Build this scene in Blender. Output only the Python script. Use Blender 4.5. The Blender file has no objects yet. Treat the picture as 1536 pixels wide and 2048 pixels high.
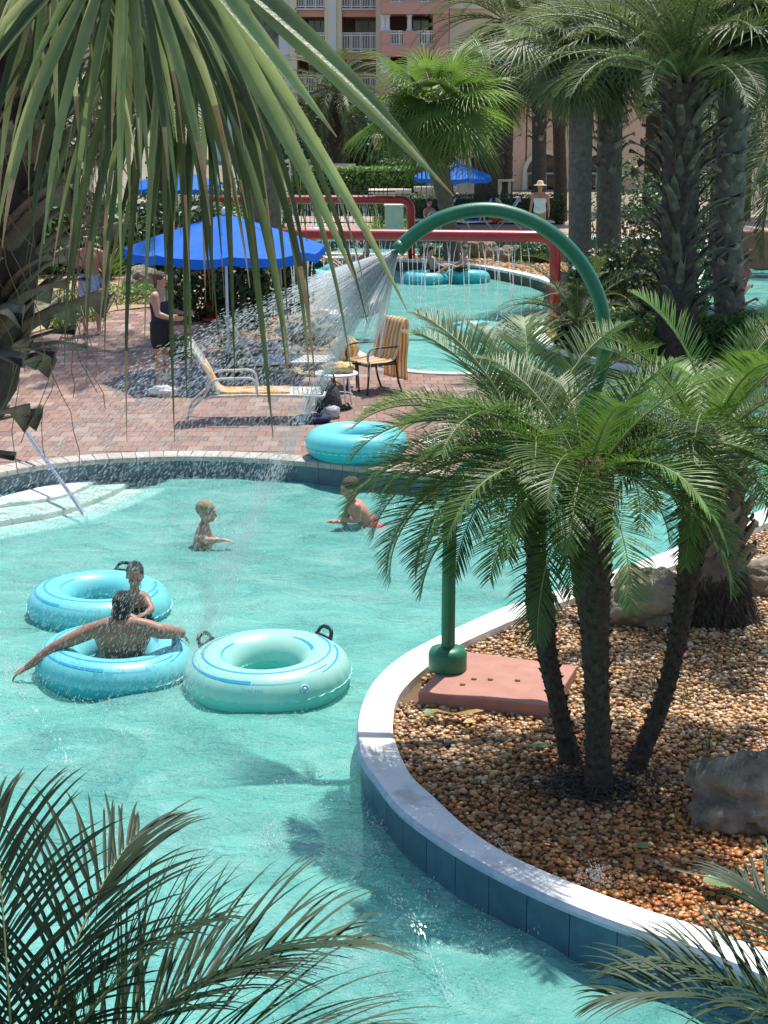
import bpy, math, random
import numpy as np
from mathutils import Vector, Matrix, Euler, noise
R = math.radians
random.seed(7); rng = np.random.default_rng(7)
scene = bpy.context.scene
COL = scene.collection

# ------------------------------------------------------------------ camera, sky, sun, exposure
CAM_H, PITCH, FPX = 4.45, R(14.1), 3340.0          # eye height above the water, tilt down, focal length in photo pixels
camd = bpy.data.cameras.new('camera'); cam = bpy.data.objects.new('camera', camd); COL.objects.link(cam)
cam.location = (0, 0, CAM_H); cam.rotation_euler = (R(90) - PITCH, 0, 0)
camd.sensor_fit = 'VERTICAL'; camd.sensor_height = 36; camd.lens = FPX / 2048 * 36
camd.clip_start = 0.05; camd.clip_end = 2000
scene.camera = cam

SUN_EL, SUN_AZ = R(68), R(24)                       # behind the scene, a little to the right
S = Vector((math.sin(SUN_AZ) * math.cos(SUN_EL), math.cos(SUN_AZ) * math.cos(SUN_EL), math.sin(SUN_EL)))
world = bpy.data.worlds.new('World'); scene.world = world; world.use_nodes = True
wn = world.node_tree; bgn = wn.nodes['Background']
sky = wn.nodes.new('ShaderNodeTexSky'); sky.sky_type = 'NISHITA'; sky.sun_disc = False
sky.sun_elevation = SUN_EL; sky.sun_rotation = SUN_AZ
wn.links.new(sky.outputs[0], bgn.inputs[0]); bgn.inputs[1].default_value = 0.13
sund = bpy.data.lights.new('sun', 'SUN'); sun = bpy.data.objects.new('sun', sund); COL.objects.link(sun)
sund.energy = 4.6; sund.angle = R(0.53); sund.color = (1.0, 0.955, 0.88)
sun.rotation_euler = S.to_track_quat('Z', 'Y').to_euler()
vs = scene.view_settings
vs.view_transform = 'Standard'; vs.look = 'None'; vs.exposure = 0.47; vs.gamma = 1; vs.use_curve_mapping = False
scene.render.engine = 'CYCLES'
cy = scene.cycles
cy.max_bounces = 7; cy.diffuse_bounces = 3; cy.glossy_bounces = 3; cy.transmission_bounces = 5; cy.transparent_max_bounces = 14
cy.sample_clamp_indirect = 4; cy.sample_clamp_direct = 30
cy.caustics_reflective = False; cy.caustics_refractive = False
try:
    cy.use_denoising = True; cy.denoiser = 'OPENIMAGEDENOISE'
except Exception:
    pass

# ------------------------------------------------------------------ helpers
_F = Vector((0, math.cos(PITCH), -math.sin(PITCH))); _U = Vector((0, math.sin(PITCH), math.cos(PITCH)))
def ray(px, py):
    return _F * FPX + Vector((1, 0, 0)) * (px - 768) + _U * (1024 - py)
def W(px, py, z=0.0):                                # ground point seen at a photo pixel, on the level z
    d = ray(px, py); t = (z - CAM_H) / d.z
    return Vector((d.x * t, d.y * t, z))
def WD(px, py, Y):                                   # point at a photo pixel, at the distance Y
    d = ray(px, py); t = Y / d.y
    return Vector((d.x * t, Y, CAM_H + d.z * t))

def catmull(pts, n=8, closed=False):
    pts = [Vector(p) for p in pts]; out = []; N = len(pts)
    rngi = range(N) if closed else range(N - 1)
    for i in rngi:
        p1, p2 = pts[i], pts[(i + 1) % N]
        p0 = pts[(i - 1) % N] if closed or i > 0 else p1 * 2 - p2
        p3 = pts[(i + 2) % N] if closed or i < N - 2 else p2 * 2 - p1
        for k in range(n):
            t = k / n
            out.append(0.5 * ((2 * p1) + (p2 - p0) * t + (2 * p0 - 5 * p1 + 4 * p2 - p3) * t * t + (3 * p1 - p0 - 3 * p2 + p3) * t ** 3))
    if not closed: out.append(pts[-1])
    return out

class MB:
    def __init__(s): s.v = []; s.f = []; s.m = []; s.mi = 0
    def add(s, vs_, fs):
        o = len(s.v); s.v.extend([tuple(v) for v in vs_]); s.f.extend([tuple(i + o for i in f) for f in fs]); s.m.extend([s.mi] * len(fs)); return s
    def box(s, c, sz, rz=0, mat=None):
        hx, hy, hz = sz[0] / 2, sz[1] / 2, sz[2] / 2
        M = mat or Matrix.Rotation(rz, 3, 'Z'); c = Vector(c)
        vs_ = [c + M @ Vector((x, y, z)) for x in (-hx, hx) for y in (-hy, hy) for z in (-hz, hz)]
        return s.add(vs_, [(0, 1, 3, 2), (4, 6, 7, 5), (0, 4, 5, 1), (2, 3, 7, 6), (0, 2, 6, 4), (1, 5, 7, 3)])
    def tube(s, path, rad, seg=8, caps=True, closed=False, flat=1.0, ref=None):
        path = [Vector(p) for p in path]; n = len(path)
        if not isinstance(rad, (list, tuple)): rad = [rad] * n
        ref = Vector(ref) if ref else None; nprev = None; vs_ = []
        for i, p in enumerate(path):
            a = path[(i - 1) % n] if closed else path[max(i - 1, 0)]; b = path[(i + 1) % n] if closed else path[min(i + 1, n - 1)]
            t = (b - a); t = t.normalized() if t.length > 1e-9 else Vector((0, 0, 1))
            if nprev is None:
                r0 = ref or (Vector((0, 0, 1)) if abs(t.z) < 0.9 else Vector((1, 0, 0))); nn = (r0 - t * r0.dot(t)).normalized()
            else:
                nn = nprev - t * nprev.dot(t); nn = nn.normalized() if nn.length > 1e-6 else nprev
            nprev = nn; bb = t.cross(nn)
            for k in range(seg):
                a_ = 2 * math.pi * k / seg
                vs_.append(p + (nn * math.cos(a_) + bb * math.sin(a_) * flat) * rad[i])
        fs = []
        for i in range(n if closed else n - 1):
            j = (i + 1) % n
            for k in range(seg):
                k2 = (k + 1) % seg
                fs.append((i * seg + k, i * seg + k2, j * seg + k2, j * seg + k))
        if caps and not closed:
            fs.append(tuple(range(seg - 1, -1, -1))); fs.append(tuple((n - 1) * seg + k for k in range(seg)))
        return s.add(vs_, fs)
    def ell(s, c, r, seg=12, rings=8, M=None, fn=None):
        c = Vector(c); M = M or Matrix.Identity(3); vs_ = []; fs = []
        if not isinstance(r, (list, tuple)): r = (r, r, r)
        for i in range(rings + 1):
            th = math.pi * i / rings
            for k in range(seg):
                ph = 2 * math.pi * k / seg
                u = Vector((math.sin(th) * math.cos(ph), math.sin(th) * math.sin(ph), math.cos(th)))
                q = Vector((u.x * r[0], u.y * r[1], u.z * r[2]))
                if fn: q = fn(q, u)
                vs_.append(c + M @ q)
        for i in range(rings):
            for k in range(seg):
                k2 = (k + 1) % seg
                fs.append((i * seg + k, (i + 1) * seg + k, (i + 1) * seg + k2, i * seg + k2))
        return s.add(vs_, fs)
    def lathe(s, prof, c=(0, 0, 0), seg=24, M=None):
        c = Vector(c); M = M or Matrix.Identity(3); vs_ = []; fs = []; n = len(prof)
        for (r, z) in prof:
            for k in range(seg):
                a = 2 * math.pi * k / seg; vs_.append(c + M @ Vector((r * math.cos(a), r * math.sin(a), z)))
        for i in range(n - 1):
            for k in range(seg):
                k2 = (k + 1) % seg; fs.append((i * seg + k, i * seg + k2, (i + 1) * seg + k2, (i + 1) * seg + k))
        fs.append(tuple(range(seg - 1, -1, -1))); fs.append(tuple((n - 1) * seg + k for k in range(seg)))
        return s.add(vs_, fs)
    def prism(s, poly, z0, z1):
        n = len(poly); A = sum(poly[i][0] * poly[(i + 1) % n][1] - poly[(i + 1) % n][0] * poly[i][1] for i in range(n))
        if A < 0: poly = list(poly)[::-1]
        vs_ = [(p[0], p[1], z0) for p in poly] + [(p[0], p[1], z1) for p in poly]
        fs = [tuple(range(n - 1, -1, -1)), tuple(range(n, 2 * n))] + [(i, (i + 1) % n, n + (i + 1) % n, n + i) for i in range(n)]
        return s.add(vs_, fs)
    def band(s, A, B):                               # quads between two equally long point rows
        n = len(A); return s.add(list(A) + list(B), [(i, i + 1, n + i + 1, n + i) for i in range(n - 1)])
    def mesh(s, name, mats, smooth=True):
        me = bpy.data.meshes.new(name); me.from_pydata(s.v, [], s.f)
        for m in (mats if isinstance(mats, (list, tuple)) else [mats]): me.materials.append(m)
        if any(s.m): me.polygons.foreach_set('material_index', s.m)
        if smooth: me.polygons.foreach_set('use_smooth', [True] * len(s.f))
        me.update(); return me
    def obj(s, name, mats, parent=None, smooth=True, bevel=0, recalc=False):
        me = s.mesh(name, mats, smooth)
        if recalc:
            import bmesh
            b = bmesh.new(); b.from_mesh(me); bmesh.ops.recalc_face_normals(b, faces=b.faces); b.to_mesh(me); b.free()
        return link(name, me, parent, bevel)

def link(name, me, parent=None, bevel=0, mat=None):
    o = bpy.data.objects.new(name, me); COL.objects.link(o)
    if parent is not None: o.parent = parent
    if mat is not None: o.matrix_local = mat
    if bevel:
        b = o.modifiers.new('bevel', 'BEVEL'); b.width = bevel; b.segments = 2; b.limit_method = 'ANGLE'; b.angle_limit = R(40)
    return o
def tag(o, label=None, cat=None, group=None, kind=None):
    if label: o['label'] = label
    if cat: o['category'] = cat
    if group: o['group'] = group
    if kind: o['kind'] = kind
    return o
def thing(name, label, cat, loc=(0, 0, 0), rz=0, group=None):
    o = bpy.data.objects.new(name, None); COL.objects.link(o); o.location = loc; o.rotation_euler = (0, 0, rz); o.empty_display_size = 0.1
    return tag(o, label, cat, group)
def copy_tree(o, parent=None):
    c = o.copy(); COL.objects.link(c)
    if parent is not None: c.parent = parent
    for ch in o.children: copy_tree(ch, c)
    return c
def rnd(a, b): return random.uniform(a, b)

# ------------------------------------------------------------------ materials
def newmat(name):
    m = bpy.data.materials.new(name); m.use_nodes = True; nt = m.node_tree
    return m, nt, nt.nodes['Principled BSDF'], nt.nodes['Material Output']
def N(nt, t, **kw):
    n = nt.nodes.new(t)
    for k, v in kw.items():
        if k in n.inputs: n.inputs[k].default_value = v
        else: setattr(n, k, v)
    return n
def ramp(nt, fac, stops):
    r = nt.nodes.new('ShaderNodeValToRGB'); el = r.color_ramp.elements
    while len(el) < len(stops): el.new(0.5)
    for e, (p, c) in zip(el, stops): e.position = p; e.color = (*c, 1)
    nt.links.new(fac, r.inputs[0]); return r
def mat(name, c1, c2=None, scale=8, rough=0.6, bump=0, bscale=None, metal=0, spec=0.5, detail=4, transl=0, objrand=0, coat=0, c3=None, sss=0, bdist=0.02):
    m, nt, b, out = newmat(name); L = nt.links
    b.inputs['Roughness'].default_value = rough; b.inputs['Metallic'].default_value = metal
    b.inputs['Specular IOR Level'].default_value = spec
    if coat: b.inputs['Coat Weight'].default_value = coat; b.inputs['Coat Roughness'].default_value = 0.15
    tc = N(nt, 'ShaderNodeTexCoord')
    col = None
    if c2 is None:
        b.inputs['Base Color'].default_value = (*c1, 1)
    else:
        nz = N(nt, 'ShaderNodeTexNoise', Scale=scale, Detail=detail, Roughness=0.6); L.new(tc.outputs['Object'], nz.inputs['Vector'])
        st = [(0.3, c1), (0.7, c2)] if c3 is None else [(0.28, c1), (0.5, c2), (0.72, c3)]
        col = ramp(nt, nz.outputs[0], st).outputs[0]
    if objrand:
        oi = N(nt, 'ShaderNodeObjectInfo'); mr = N(nt, 'ShaderNodeMapRange'); mr.inputs[3].default_value = 1 - objrand; mr.inputs[4].default_value = 1 + objrand
        L.new(oi.outputs['Random'], mr.inputs[0])
        hs = N(nt, 'ShaderNodeHueSaturation')
        if col is None: hs.inputs['Color'].default_value = (*c1, 1)
        else: L.new(col, hs.inputs['Color'])
        L.new(mr.outputs[0], hs.inputs['Value']); col = hs.outputs[0]
    if col is not None: L.new(col, b.inputs['Base Color'])
    if sss:
        b.inputs['Subsurface Weight'].default_value = sss; b.inputs['Subsurface Radius'].default_value = (0.02, 0.008, 0.004); b.inputs['Subsurface Scale'].default_value = 0.5
    if bump:
        bz = N(nt, 'ShaderNodeTexNoise', Scale=bscale or scale * 4, Detail=5, Roughness=0.65); L.new(tc.outputs['Object'], bz.inputs['Vector'])
        bp = N(nt, 'ShaderNodeBump', Strength=bump, Distance=bdist); L.new(bz.outputs[0], bp.inputs['Height']); L.new(bp.outputs[0], b.inputs['Normal'])
    if transl:
        tr = N(nt, 'ShaderNodeBsdfTranslucent'); mx = N(nt, 'ShaderNodeMixShader'); mx.inputs[0].default_value = transl
        if col is not None:
            hs2 = N(nt, 'ShaderNodeHueSaturation', Saturation=1.1, Value=1.25); L.new(col, hs2.inputs['Color']); L.new(hs2.outputs[0], tr.inputs[0])
        else: tr.inputs[0].default_value = (*c1, 1)
        L.new(b.outputs[0], mx.inputs[1]); L.new(tr.outputs[0], mx.inputs[2]); L.new(mx.outputs[0], out.inputs[0])
    return m
def attr_mat(name, rough=0.5, bump=0.0, bscale=60, mul=1.0, spec=0.5):
    m, nt, b, out = newmat(name); L = nt.links
    a = N(nt, 'ShaderNodeVertexColor'); a.layer_name = 'Col'
    tc = N(nt, 'ShaderNodeTexCoord'); nz = N(nt, 'ShaderNodeTexNoise', Scale=bscale, Detail=4); L.new(tc.outputs['Object'], nz.inputs['Vector'])
    mr = N(nt, 'ShaderNodeMapRange'); mr.inputs[3].default_value = 0.75; mr.inputs[4].default_value = 1.25; L.new(nz.outputs[0], mr.inputs[0])
    hs = N(nt, 'ShaderNodeHueSaturation'); L.new(a.outputs[0], hs.inputs['Color']); L.new(mr.outputs[0], hs.inputs['Value']); L.new(hs.outputs[0], b.inputs['Base Color'])
    b.inputs['Roughness'].default_value = rough; b.inputs['Specular IOR Level'].default_value = spec
    if bump:
        bp = N(nt, 'ShaderNodeBump', Strength=bump, Distance=0.01); L.new(nz.outputs[0], bp.inputs['Height']); L.new(bp.outputs[0], b.inputs['Normal'])
    return m

M = {}
M['plaster'] = mat('pool_plaster', (.24, .70, .65), (.32, .76, .70), 1.2, .8, .2, 20)
M['step'] = mat('pool_step', (.82, .85, .81), (.88, .90, .86), 3, .8, .2, 30)
M['coping_w'] = mat('white_coping', (.50, .48, .44), (.80, .79, .76), 4, .7, .3, 60, detail=10, c3=(.86, .85, .82))
M['tileblue'] = mat('blue_tile', (.025, .075, .135), (.05, .12, .19), 9, .35, .2, 60, objrand=.12)
M['tilegrey'] = mat('grey_blue_tile', (.05, .09, .12), (.09, .14, .17), 6, .4, .1, 40, objrand=.15)
M['grout'] = mat('grout', (.06, .09, .13), (.09, .12, .16), 30, .9)
M['bluepaint'] = mat('blue_edge_paint', (.26, .33, .47), (.42, .47, .56), 12, .6)
M['soil'] = mat('soil', (.10, .06, .03), (.19, .12, .06), 10, .95, .5, 60)
M['mortar'] = mat('paver_joint', (.16, .12, .10), (.23, .18, .15), 20, .95)
M['stonecop'] = mat('deck_coping', (.36, .31, .27), (.5, .45, .39), 9, .8, .3, 60, objrand=.1)
M['slab'] = mat('pink_concrete', (.35, .155, .115), (.44, .215, .165), 6, .75, .25, 90, detail=8)
M['green'] = mat('green_paint', (.006, .125, .062), (.010, .16, .08), 4, .42, .12, 120, coat=.1)
M['red'] = mat('red_paint', (.36, .018, .022), (.44, .03, .035), 4, .38, .1, 90, coat=.3)
M['metal'] = mat('steel', (.62, .63, .64), None, rough=.22, metal=1)
M['white'] = mat('white_metal', (.72, .72, .70), (.8, .8, .78), 8, .4)
M['lounge'] = mat('cream_frame', (.46, .43, .37), (.56, .53, .46), 8, .45)
M['blackm'] = mat('black_metal', (.018, .015, .013), (.03, .026, .022), 9, .4)
M['blackp'] = mat('black_plastic', (.012, .013, .014), (.022, .023, .025), 20, .45)
M['leafp'] = mat('pygmy_leaf', (.065, .135, .026), (.15, .25, .06), 3, .40, transl=.38, objrand=.35, spec=.42)
M['leafd'] = mat('date_leaf', (.050, .082, .026), (.11, .14, .048), 3, .52, transl=.36, objrand=.3)
M['leafs'] = mat('sabal_leaf', (.10, .19, .035), (.21, .31, .075), 2.5, .42, transl=.42, objrand=.25)
M['leafs2'] = mat('sabal_leaf_grey', (.10, .135, .055), (.19, .22, .10), 2.5, .45, transl=.38, objrand=.25)
M['leaff'] = mat('fan_leaf', (.12, .165, .07), (.24, .285, .13), 5, .36, .2, 90, transl=.45, objrand=.45, spec=.55)
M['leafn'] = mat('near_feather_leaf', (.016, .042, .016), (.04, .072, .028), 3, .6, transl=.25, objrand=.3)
M['dry'] = mat('dry_leaf', (.26, .19, .10), (.40, .32, .20), 12, .7, transl=.2, objrand=.2)
M['dead'] = mat('dead_frond', (.12, .085, .055), (.24, .18, .12), 9, .8, .3, 50, transl=.1, objrand=.25)
M['rachis'] = mat('frond_stalk', (.15, .19, .06), (.24, .26, .10), 6, .5)
M['boot'] = mat('leaf_base_wood', (.14, .12, .088), (.34, .30, .235), 7, .9, .8, 45, objrand=.3, detail=8)
M['bark'] = mat('palm_bark', (.035, .028, .022), (.11, .088, .066), 14, .95, 1, 50, detail=8)
M['bootd'] = mat('dark_leaf_base', (.045, .036, .026), (.21, .18, .135), 6, .9, .9, 45, objrand=.4, detail=8)
M['barkg'] = mat('grey_palm_bark', (.10, .085, .07), (.21, .185, .155), 10, .95, .8, 60, detail=8)
M['barkdk'] = mat('pygmy_bark', (.028, .020, .015), (.10, .078, .057), 25, .95, 1, 80, detail=8)
M['fibre'] = mat('brown_fibre', (.06, .032, .018), (.13, .075, .042), 30, .95, .8, 90)
M['rock'] = mat('limestone', (.17, .14, .10), (.44, .37, .27), 5, .95, 1, 22, detail=10, bdist=.04)
M['rockdk'] = mat('dark_limestone', (.12, .105, .08), (.42, .37, .28), 5, .95, 1, 24, detail=10, bdist=.05)
M['pebble'] = attr_mat('pebbles', .42, .15, 55)
M['leaff_shade'] = mat('fan_leaf_shaded', (.035, .06, .022), (.085, .115, .045), 5, .42, .2, 90, transl=.3, objrand=.35)  # dark copy of the fan leaf: shadow on blades painted as colour
M['leaff_lit'] = mat('fan_leaf_sunlit', (.36, .40, .16), (.52, .54, .28), 5, .36, .2, 90, transl=.4, objrand=.25)  # pale copy of the fan leaf: sunlight on blades painted as colour
M['pebbled'] = attr_mat('gravel_far', .8, 0, 20)
M['paverst'] = attr_mat('paver_field', .72, .3, 60)
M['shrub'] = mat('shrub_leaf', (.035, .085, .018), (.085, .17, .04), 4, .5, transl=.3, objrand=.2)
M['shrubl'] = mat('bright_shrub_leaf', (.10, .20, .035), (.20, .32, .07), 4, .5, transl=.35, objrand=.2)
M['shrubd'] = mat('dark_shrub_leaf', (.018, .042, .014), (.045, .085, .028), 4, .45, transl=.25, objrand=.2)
M['hedge'] = mat('hedge_leaf', (.022, .055, .014), (.07, .13, .032), 4, .55, transl=.25)
M['twig'] = mat('twig', (.05, .035, .022), (.09, .065, .04), 10, .9)
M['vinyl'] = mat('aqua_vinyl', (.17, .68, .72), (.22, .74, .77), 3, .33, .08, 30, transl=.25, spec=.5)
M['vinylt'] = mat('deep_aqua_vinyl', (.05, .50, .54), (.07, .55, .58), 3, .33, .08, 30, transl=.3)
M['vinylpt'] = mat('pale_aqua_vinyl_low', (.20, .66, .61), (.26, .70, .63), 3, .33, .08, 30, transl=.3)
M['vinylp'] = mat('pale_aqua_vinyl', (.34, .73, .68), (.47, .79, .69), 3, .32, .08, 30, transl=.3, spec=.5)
M['vinylb'] = mat('blue_print', (.02, .30, .55), (.03, .34, .60), 8, .35)
M['seam'] = mat('welded_seam', (.45, .78, .82), (.55, .84, .86), 20, .4, transl=.3)
M['umb'] = mat('blue_canvas', (.004, .15, .66), (.008, .19, .74), 5, .75, .15, 200, transl=.35)
M['skinm'] = mat('tanned_skin', (.27, .135, .085), (.36, .19, .125), 6, .5, .1, 60, sss=.15)
M['skinl'] = mat('light_skin', (.40, .205, .135), (.52, .29, .20), 6, .5, .1, 60, sss=.15)
M['skinr'] = mat('sunburnt_skin', (.42, .19, .12), (.52, .26, .17), 6, .5, .1, 60, sss=.15)
M['hairb'] = mat('black_hair', (.008, .007, .007), (.028, .024, .022), 60, .35, .8, 160)
M['hairn'] = mat('brown_hair', (.05, .03, .018), (.12, .075, .045), 60, .5, .8, 160)
M['hairy'] = mat('blond_hair', (.26, .18, .09), (.50, .38, .22), 60, .5, .8, 160)
M['dark'] = mat('dark_eye', (.01, .009, .008), None, rough=.3)
M['clblack'] = mat('black_cloth', (.012, .012, .014), (.022, .022, .024), 20, .85, .3, 60)
M['clnavy'] = mat('navy_cloth', (.012, .02, .055), (.02, .03, .08), 20, .85, .3, 60)
M['clred'] = mat('red_swimshorts', (.52, .045, .07), (.60, .10, .12), 6, .7, .3, 60)
M['clblue'] = mat('blue_print_shorts', (.02, .06, .30), (.42, .50, .66), 9, .8, .3, 60, c3=(.03, .09, .40), detail=3)
M['clwhite'] = mat('white_cloth', (.68, .67, .66), (.78, .77, .76), 12, .85, .3, 60)
M['straw'] = mat('straw', (.62, .50, .30), (.74, .62, .42), 30, .85, .5, 120)
M['cloth_y'] = mat('yellow_towel', (.62, .40, .12), (.75, .62, .36), 14, .95, .8, 140)
M['bag'] = mat('black_mesh_bag', (.015, .016, .018), (.10, .10, .105), 45, .8, 1, 40)
M['plasticw'] = mat('clear_bag', (.5, .52, .54), (.75, .77, .79), 18, .3, .5, 20, transl=.3)
M['pinkw'] = mat('pink_stucco', (.60, .31, .25), (.64, .34, .275), .6, .9, .1, 10)
M['pinkl'] = mat('pale_pink_stucco', (.78, .60, .54), (.82, .64, .58), .6, .9, .1, 10)
M['salmon'] = mat('salmon_stucco', (.74, .48, .36), (.78, .52, .40), .6, .9, .1, 10)
M['cream'] = mat('cream_stucco', (.72, .64, .45), (.76, .68, .49), .6, .9, .1, 10)
M['creaml'] = mat('cream_stone', (.72, .63, .50), (.80, .71, .58), 2, .9, .1, 10)
M['bwhite'] = mat('white_stucco', (.62, .63, .66), (.70, .70, .72), .6, .85, .1, 10)
M['glassd'] = mat('dark_glass', (.012, .014, .018), None, rough=.08, spec=.8)
M['shade'] = mat('shaded_stucco', (.30, .16, .13), (.34, .19, .15), 2, .9)  # darkened stucco for recessed walls, their shade put into the colour
M['lampg'] = mat('lamp_glass', (.72, .60, .36), (.78, .68, .44), 5, .5, transl=.4)
M['iron'] = mat('dark_iron', (.012, .014, .013), (.02, .022, .02), 9, .5)
M['utility'] = mat('beige_metal', (.50, .46, .38), (.56, .52, .44), 5, .6)
M['farsoil'] = mat('mulch', (.26, .17, .09), (.46, .34, .20), 9, .95, .8, 30, detail=8)
M['ground'] = mat('far_ground', (.16, .15, .10), (.26, .22, .16), .8, .95, .3, 10)
M['fardeck'] = mat('far_deck', (.36, .23, .18), (.46, .33, .27), 2, .9, .2, 20)
M['ferny'] = mat('fallen_leaf', (.25, .13, .03), (.42, .25, .07), 12, .6, transl=.2)
M['fgreen'] = mat('fallen_green_leaf', (.12, .20, .07), (.24, .32, .14), 12, .45, transl=.2)
M['brickw'] = mat('brick_wall', (.30, .12, .08), (.40, .19, .13), 4, .9, .3, 20)

def stripes_mat(name, a, b_, scale, ax='X'):
    m, nt, b, out = newmat(name); L = nt.links
    tc = N(nt, 'ShaderNodeTexCoord'); sp = N(nt, 'ShaderNodeSeparateXYZ'); L.new(tc.outputs['UV'], sp.inputs[0])
    mu = N(nt, 'ShaderNodeMath', operation='MULTIPLY'); mu.inputs[1].default_value = scale; L.new(sp.outputs[0], mu.inputs[0])
    fr = N(nt, 'ShaderNodeMath', operation='FRACT'); L.new(mu.outputs[0], fr.inputs[0])
    r = ramp(nt, fr.outputs[0], [(0.0, a), (0.52, b_)]); r.color_ramp.interpolation = 'CONSTANT'
    nz = N(nt, 'ShaderNodeTexNoise', Scale=160.0); L.new(tc.outputs['Object'], nz.inputs['Vector'])
    bp = N(nt, 'ShaderNodeBump', Strength=.5, Distance=.004); L.new(nz.outputs[0], bp.inputs['Height']); L.new(bp.outputs[0], b.inputs['Normal'])
    L.new(r.outputs[0], b.inputs['Base Color']); b.inputs['Roughness'].default_value = .95
    tr = N(nt, 'ShaderNodeBsdfTranslucent'); mx = N(nt, 'ShaderNodeMixShader'); mx.inputs[0].default_value = .5; L.new(r.outputs[0], tr.inputs[0]); L.new(b.outputs[0], mx.inputs[1]); L.new(tr.outputs[0], mx.inputs[2]); L.new(mx.outputs[0], out.inputs[0])
    return m
M['towel'] = stripes_mat('striped_towel', (.78, .44, .07), (.84, .80, .70), 7)

def water_mat():
    m, nt, b, out = newmat('water'); L = nt.links; nt.nodes.remove(b)
    geo = N(nt, 'ShaderNodeNewGeometry')
    n1 = N(nt, 'ShaderNodeTexNoise', Scale=2.6, Detail=4, Roughness=.62, Distortion=.6)
    n2 = N(nt, 'ShaderNodeTexNoise', Scale=11.0, Detail=5, Roughness=.65)
    mp = N(nt, 'ShaderNodeMapping'); mp.inputs['Scale'].default_value = (1, 1.6, 1)
    L.new(geo.outputs['Position'], mp.inputs[0]); L.new(mp.outputs[0], n1.inputs['Vector']); L.new(mp.outputs[0], n2.inputs['Vector'])
    ad = N(nt, 'ShaderNodeMath', operation='MULTIPLY_ADD'); ad.inputs[1].default_value = .3; L.new(n2.outputs[0], ad.inputs[0]); L.new(n1.outputs[0], ad.inputs[2])
    bp = N(nt, 'ShaderNodeBump', Strength=1.0, Distance=.14); L.new(ad.outputs[0], bp.inputs['Height'])
    tr = N(nt, 'ShaderNodeBsdfTransparent'); tr.inputs[0].default_value = (.84, .975, .955, 1)
    df = N(nt, 'ShaderNodeBsdfDiffuse')
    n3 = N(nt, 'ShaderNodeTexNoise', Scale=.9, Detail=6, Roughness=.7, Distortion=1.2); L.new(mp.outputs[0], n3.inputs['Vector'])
    L.new(ramp(nt, n3.outputs[0], [(.30, (.13, .49, .435)), (.52, (.22, .62, .555)), (.72, (.37, .75, .67))]).outputs[0], df.inputs[0]); L.new(bp.outputs[0], df.inputs['Normal'])  # light and dark ripple contrast of reflections painted into the water colour
    m1 = N(nt, 'ShaderNodeMixShader'); at_ = N(nt, 'ShaderNodeVertexColor'); at_.layer_name = 'Col'; L.new(at_.outputs[0], m1.inputs[0]); L.new(tr.outputs[0], m1.inputs[1]); L.new(df.outputs[0], m1.inputs[2])
    gl = N(nt, 'ShaderNodeBsdfGlossy', Roughness=.07); L.new(bp.outputs[0], gl.inputs['Normal'])
    fr = N(nt, 'ShaderNodeFresnel', IOR=1.33); L.new(bp.outputs[0], fr.inputs['Normal'])
    m2 = N(nt, 'ShaderNodeMixShader'); L.new(fr.outputs[0], m2.inputs[0]); L.new(m1.outputs[0], m2.inputs[1]); L.new(gl.outputs[0], m2.inputs[2])
    L.new(m2.outputs[0], out.inputs[0]); return m
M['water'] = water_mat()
def drop_mat(name, alpha):
    m, nt, b, out = newmat(name); L = nt.links; nt.nodes.remove(b)
    d = N(nt, 'ShaderNodeBsdfDiffuse'); d.inputs[0].default_value = (.9, .92, .92, 1)
    t = N(nt, 'ShaderNodeBsdfTranslucent'); t.inputs[0].default_value = (.92, .94, .94, 1)
    g = N(nt, 'ShaderNodeBsdfGlossy', Roughness=.15)
    a1 = N(nt, 'ShaderNodeMixShader'); a1.inputs[0].default_value = .5; L.new(d.outputs[0], a1.inputs[1]); L.new(t.outputs[0], a1.inputs[2])
    a2 = N(nt, 'ShaderNodeMixShader'); a2.inputs[0].default_value = .15; L.new(a1.outputs[0], a2.inputs[1]); L.new(g.outputs[0], a2.inputs[2])
    tr = N(nt, 'ShaderNodeBsdfTransparent'); a3 = N(nt, 'ShaderNodeMixShader'); a3.inputs[0].default_value = alpha
    L.new(tr.outputs[0], a3.inputs[1]); L.new(a2.outputs[0], a3.inputs[2]); L.new(a3.outputs[0], out.inputs[0]); return m
M['drop'] = drop_mat('water_drops', .95)
M['mist'] = drop_mat('spray_drops', .68)
M['jet'] = drop_mat('water_jet', .30)
M['curtain'] = drop_mat('water_curtain', .55)
def paver_obj_mat():
    m, nt, b, out = newmat('paver'); L = nt.links
    oi = N(nt, 'ShaderNodeObjectInfo')
    r = ramp(nt, oi.outputs['Random'], [(0, (.22, .12, .088)), (.3, (.265, .155, .118)), (.6, (.17, .105, .085)), (.8, (.31, .215, .17)), (1, (.24, .13, .095))])
    tc = N(nt, 'ShaderNodeTexCoord'); geo = N(nt, 'ShaderNodeNewGeometry')
    nz = N(nt, 'ShaderNodeTexNoise', Scale=60.0, Detail=4); L.new(geo.outputs['Position'], nz.inputs['Vector'])
    mr = N(nt, 'ShaderNodeMapRange'); mr.inputs[3].default_value = .75; mr.inputs[4].default_value = 1.25; L.new(nz.outputs[0], mr.inputs[0])
    hs = N(nt, 'ShaderNodeHueSaturation'); L.new(r.outputs[0], hs.inputs['Color']); L.new(mr.outputs[0], hs.inputs['Value']); L.new(hs.outputs[0], b.inputs['Base Color'])
    bp = N(nt, 'ShaderNodeBump', Strength=.3, Distance=.01); L.new(nz.outputs[0], bp.inputs['Height']); L.new(bp.outputs[0], b.inputs['Normal'])
    b.inputs['Roughness'].default_value = .72; return m
M['paver'] = paver_obj_mat()
PAVCOL = [(.22, .12, .088), (.265, .155, .118), (.17, .105, .085), (.31, .215, .17), (.24, .13, .095)]

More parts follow.
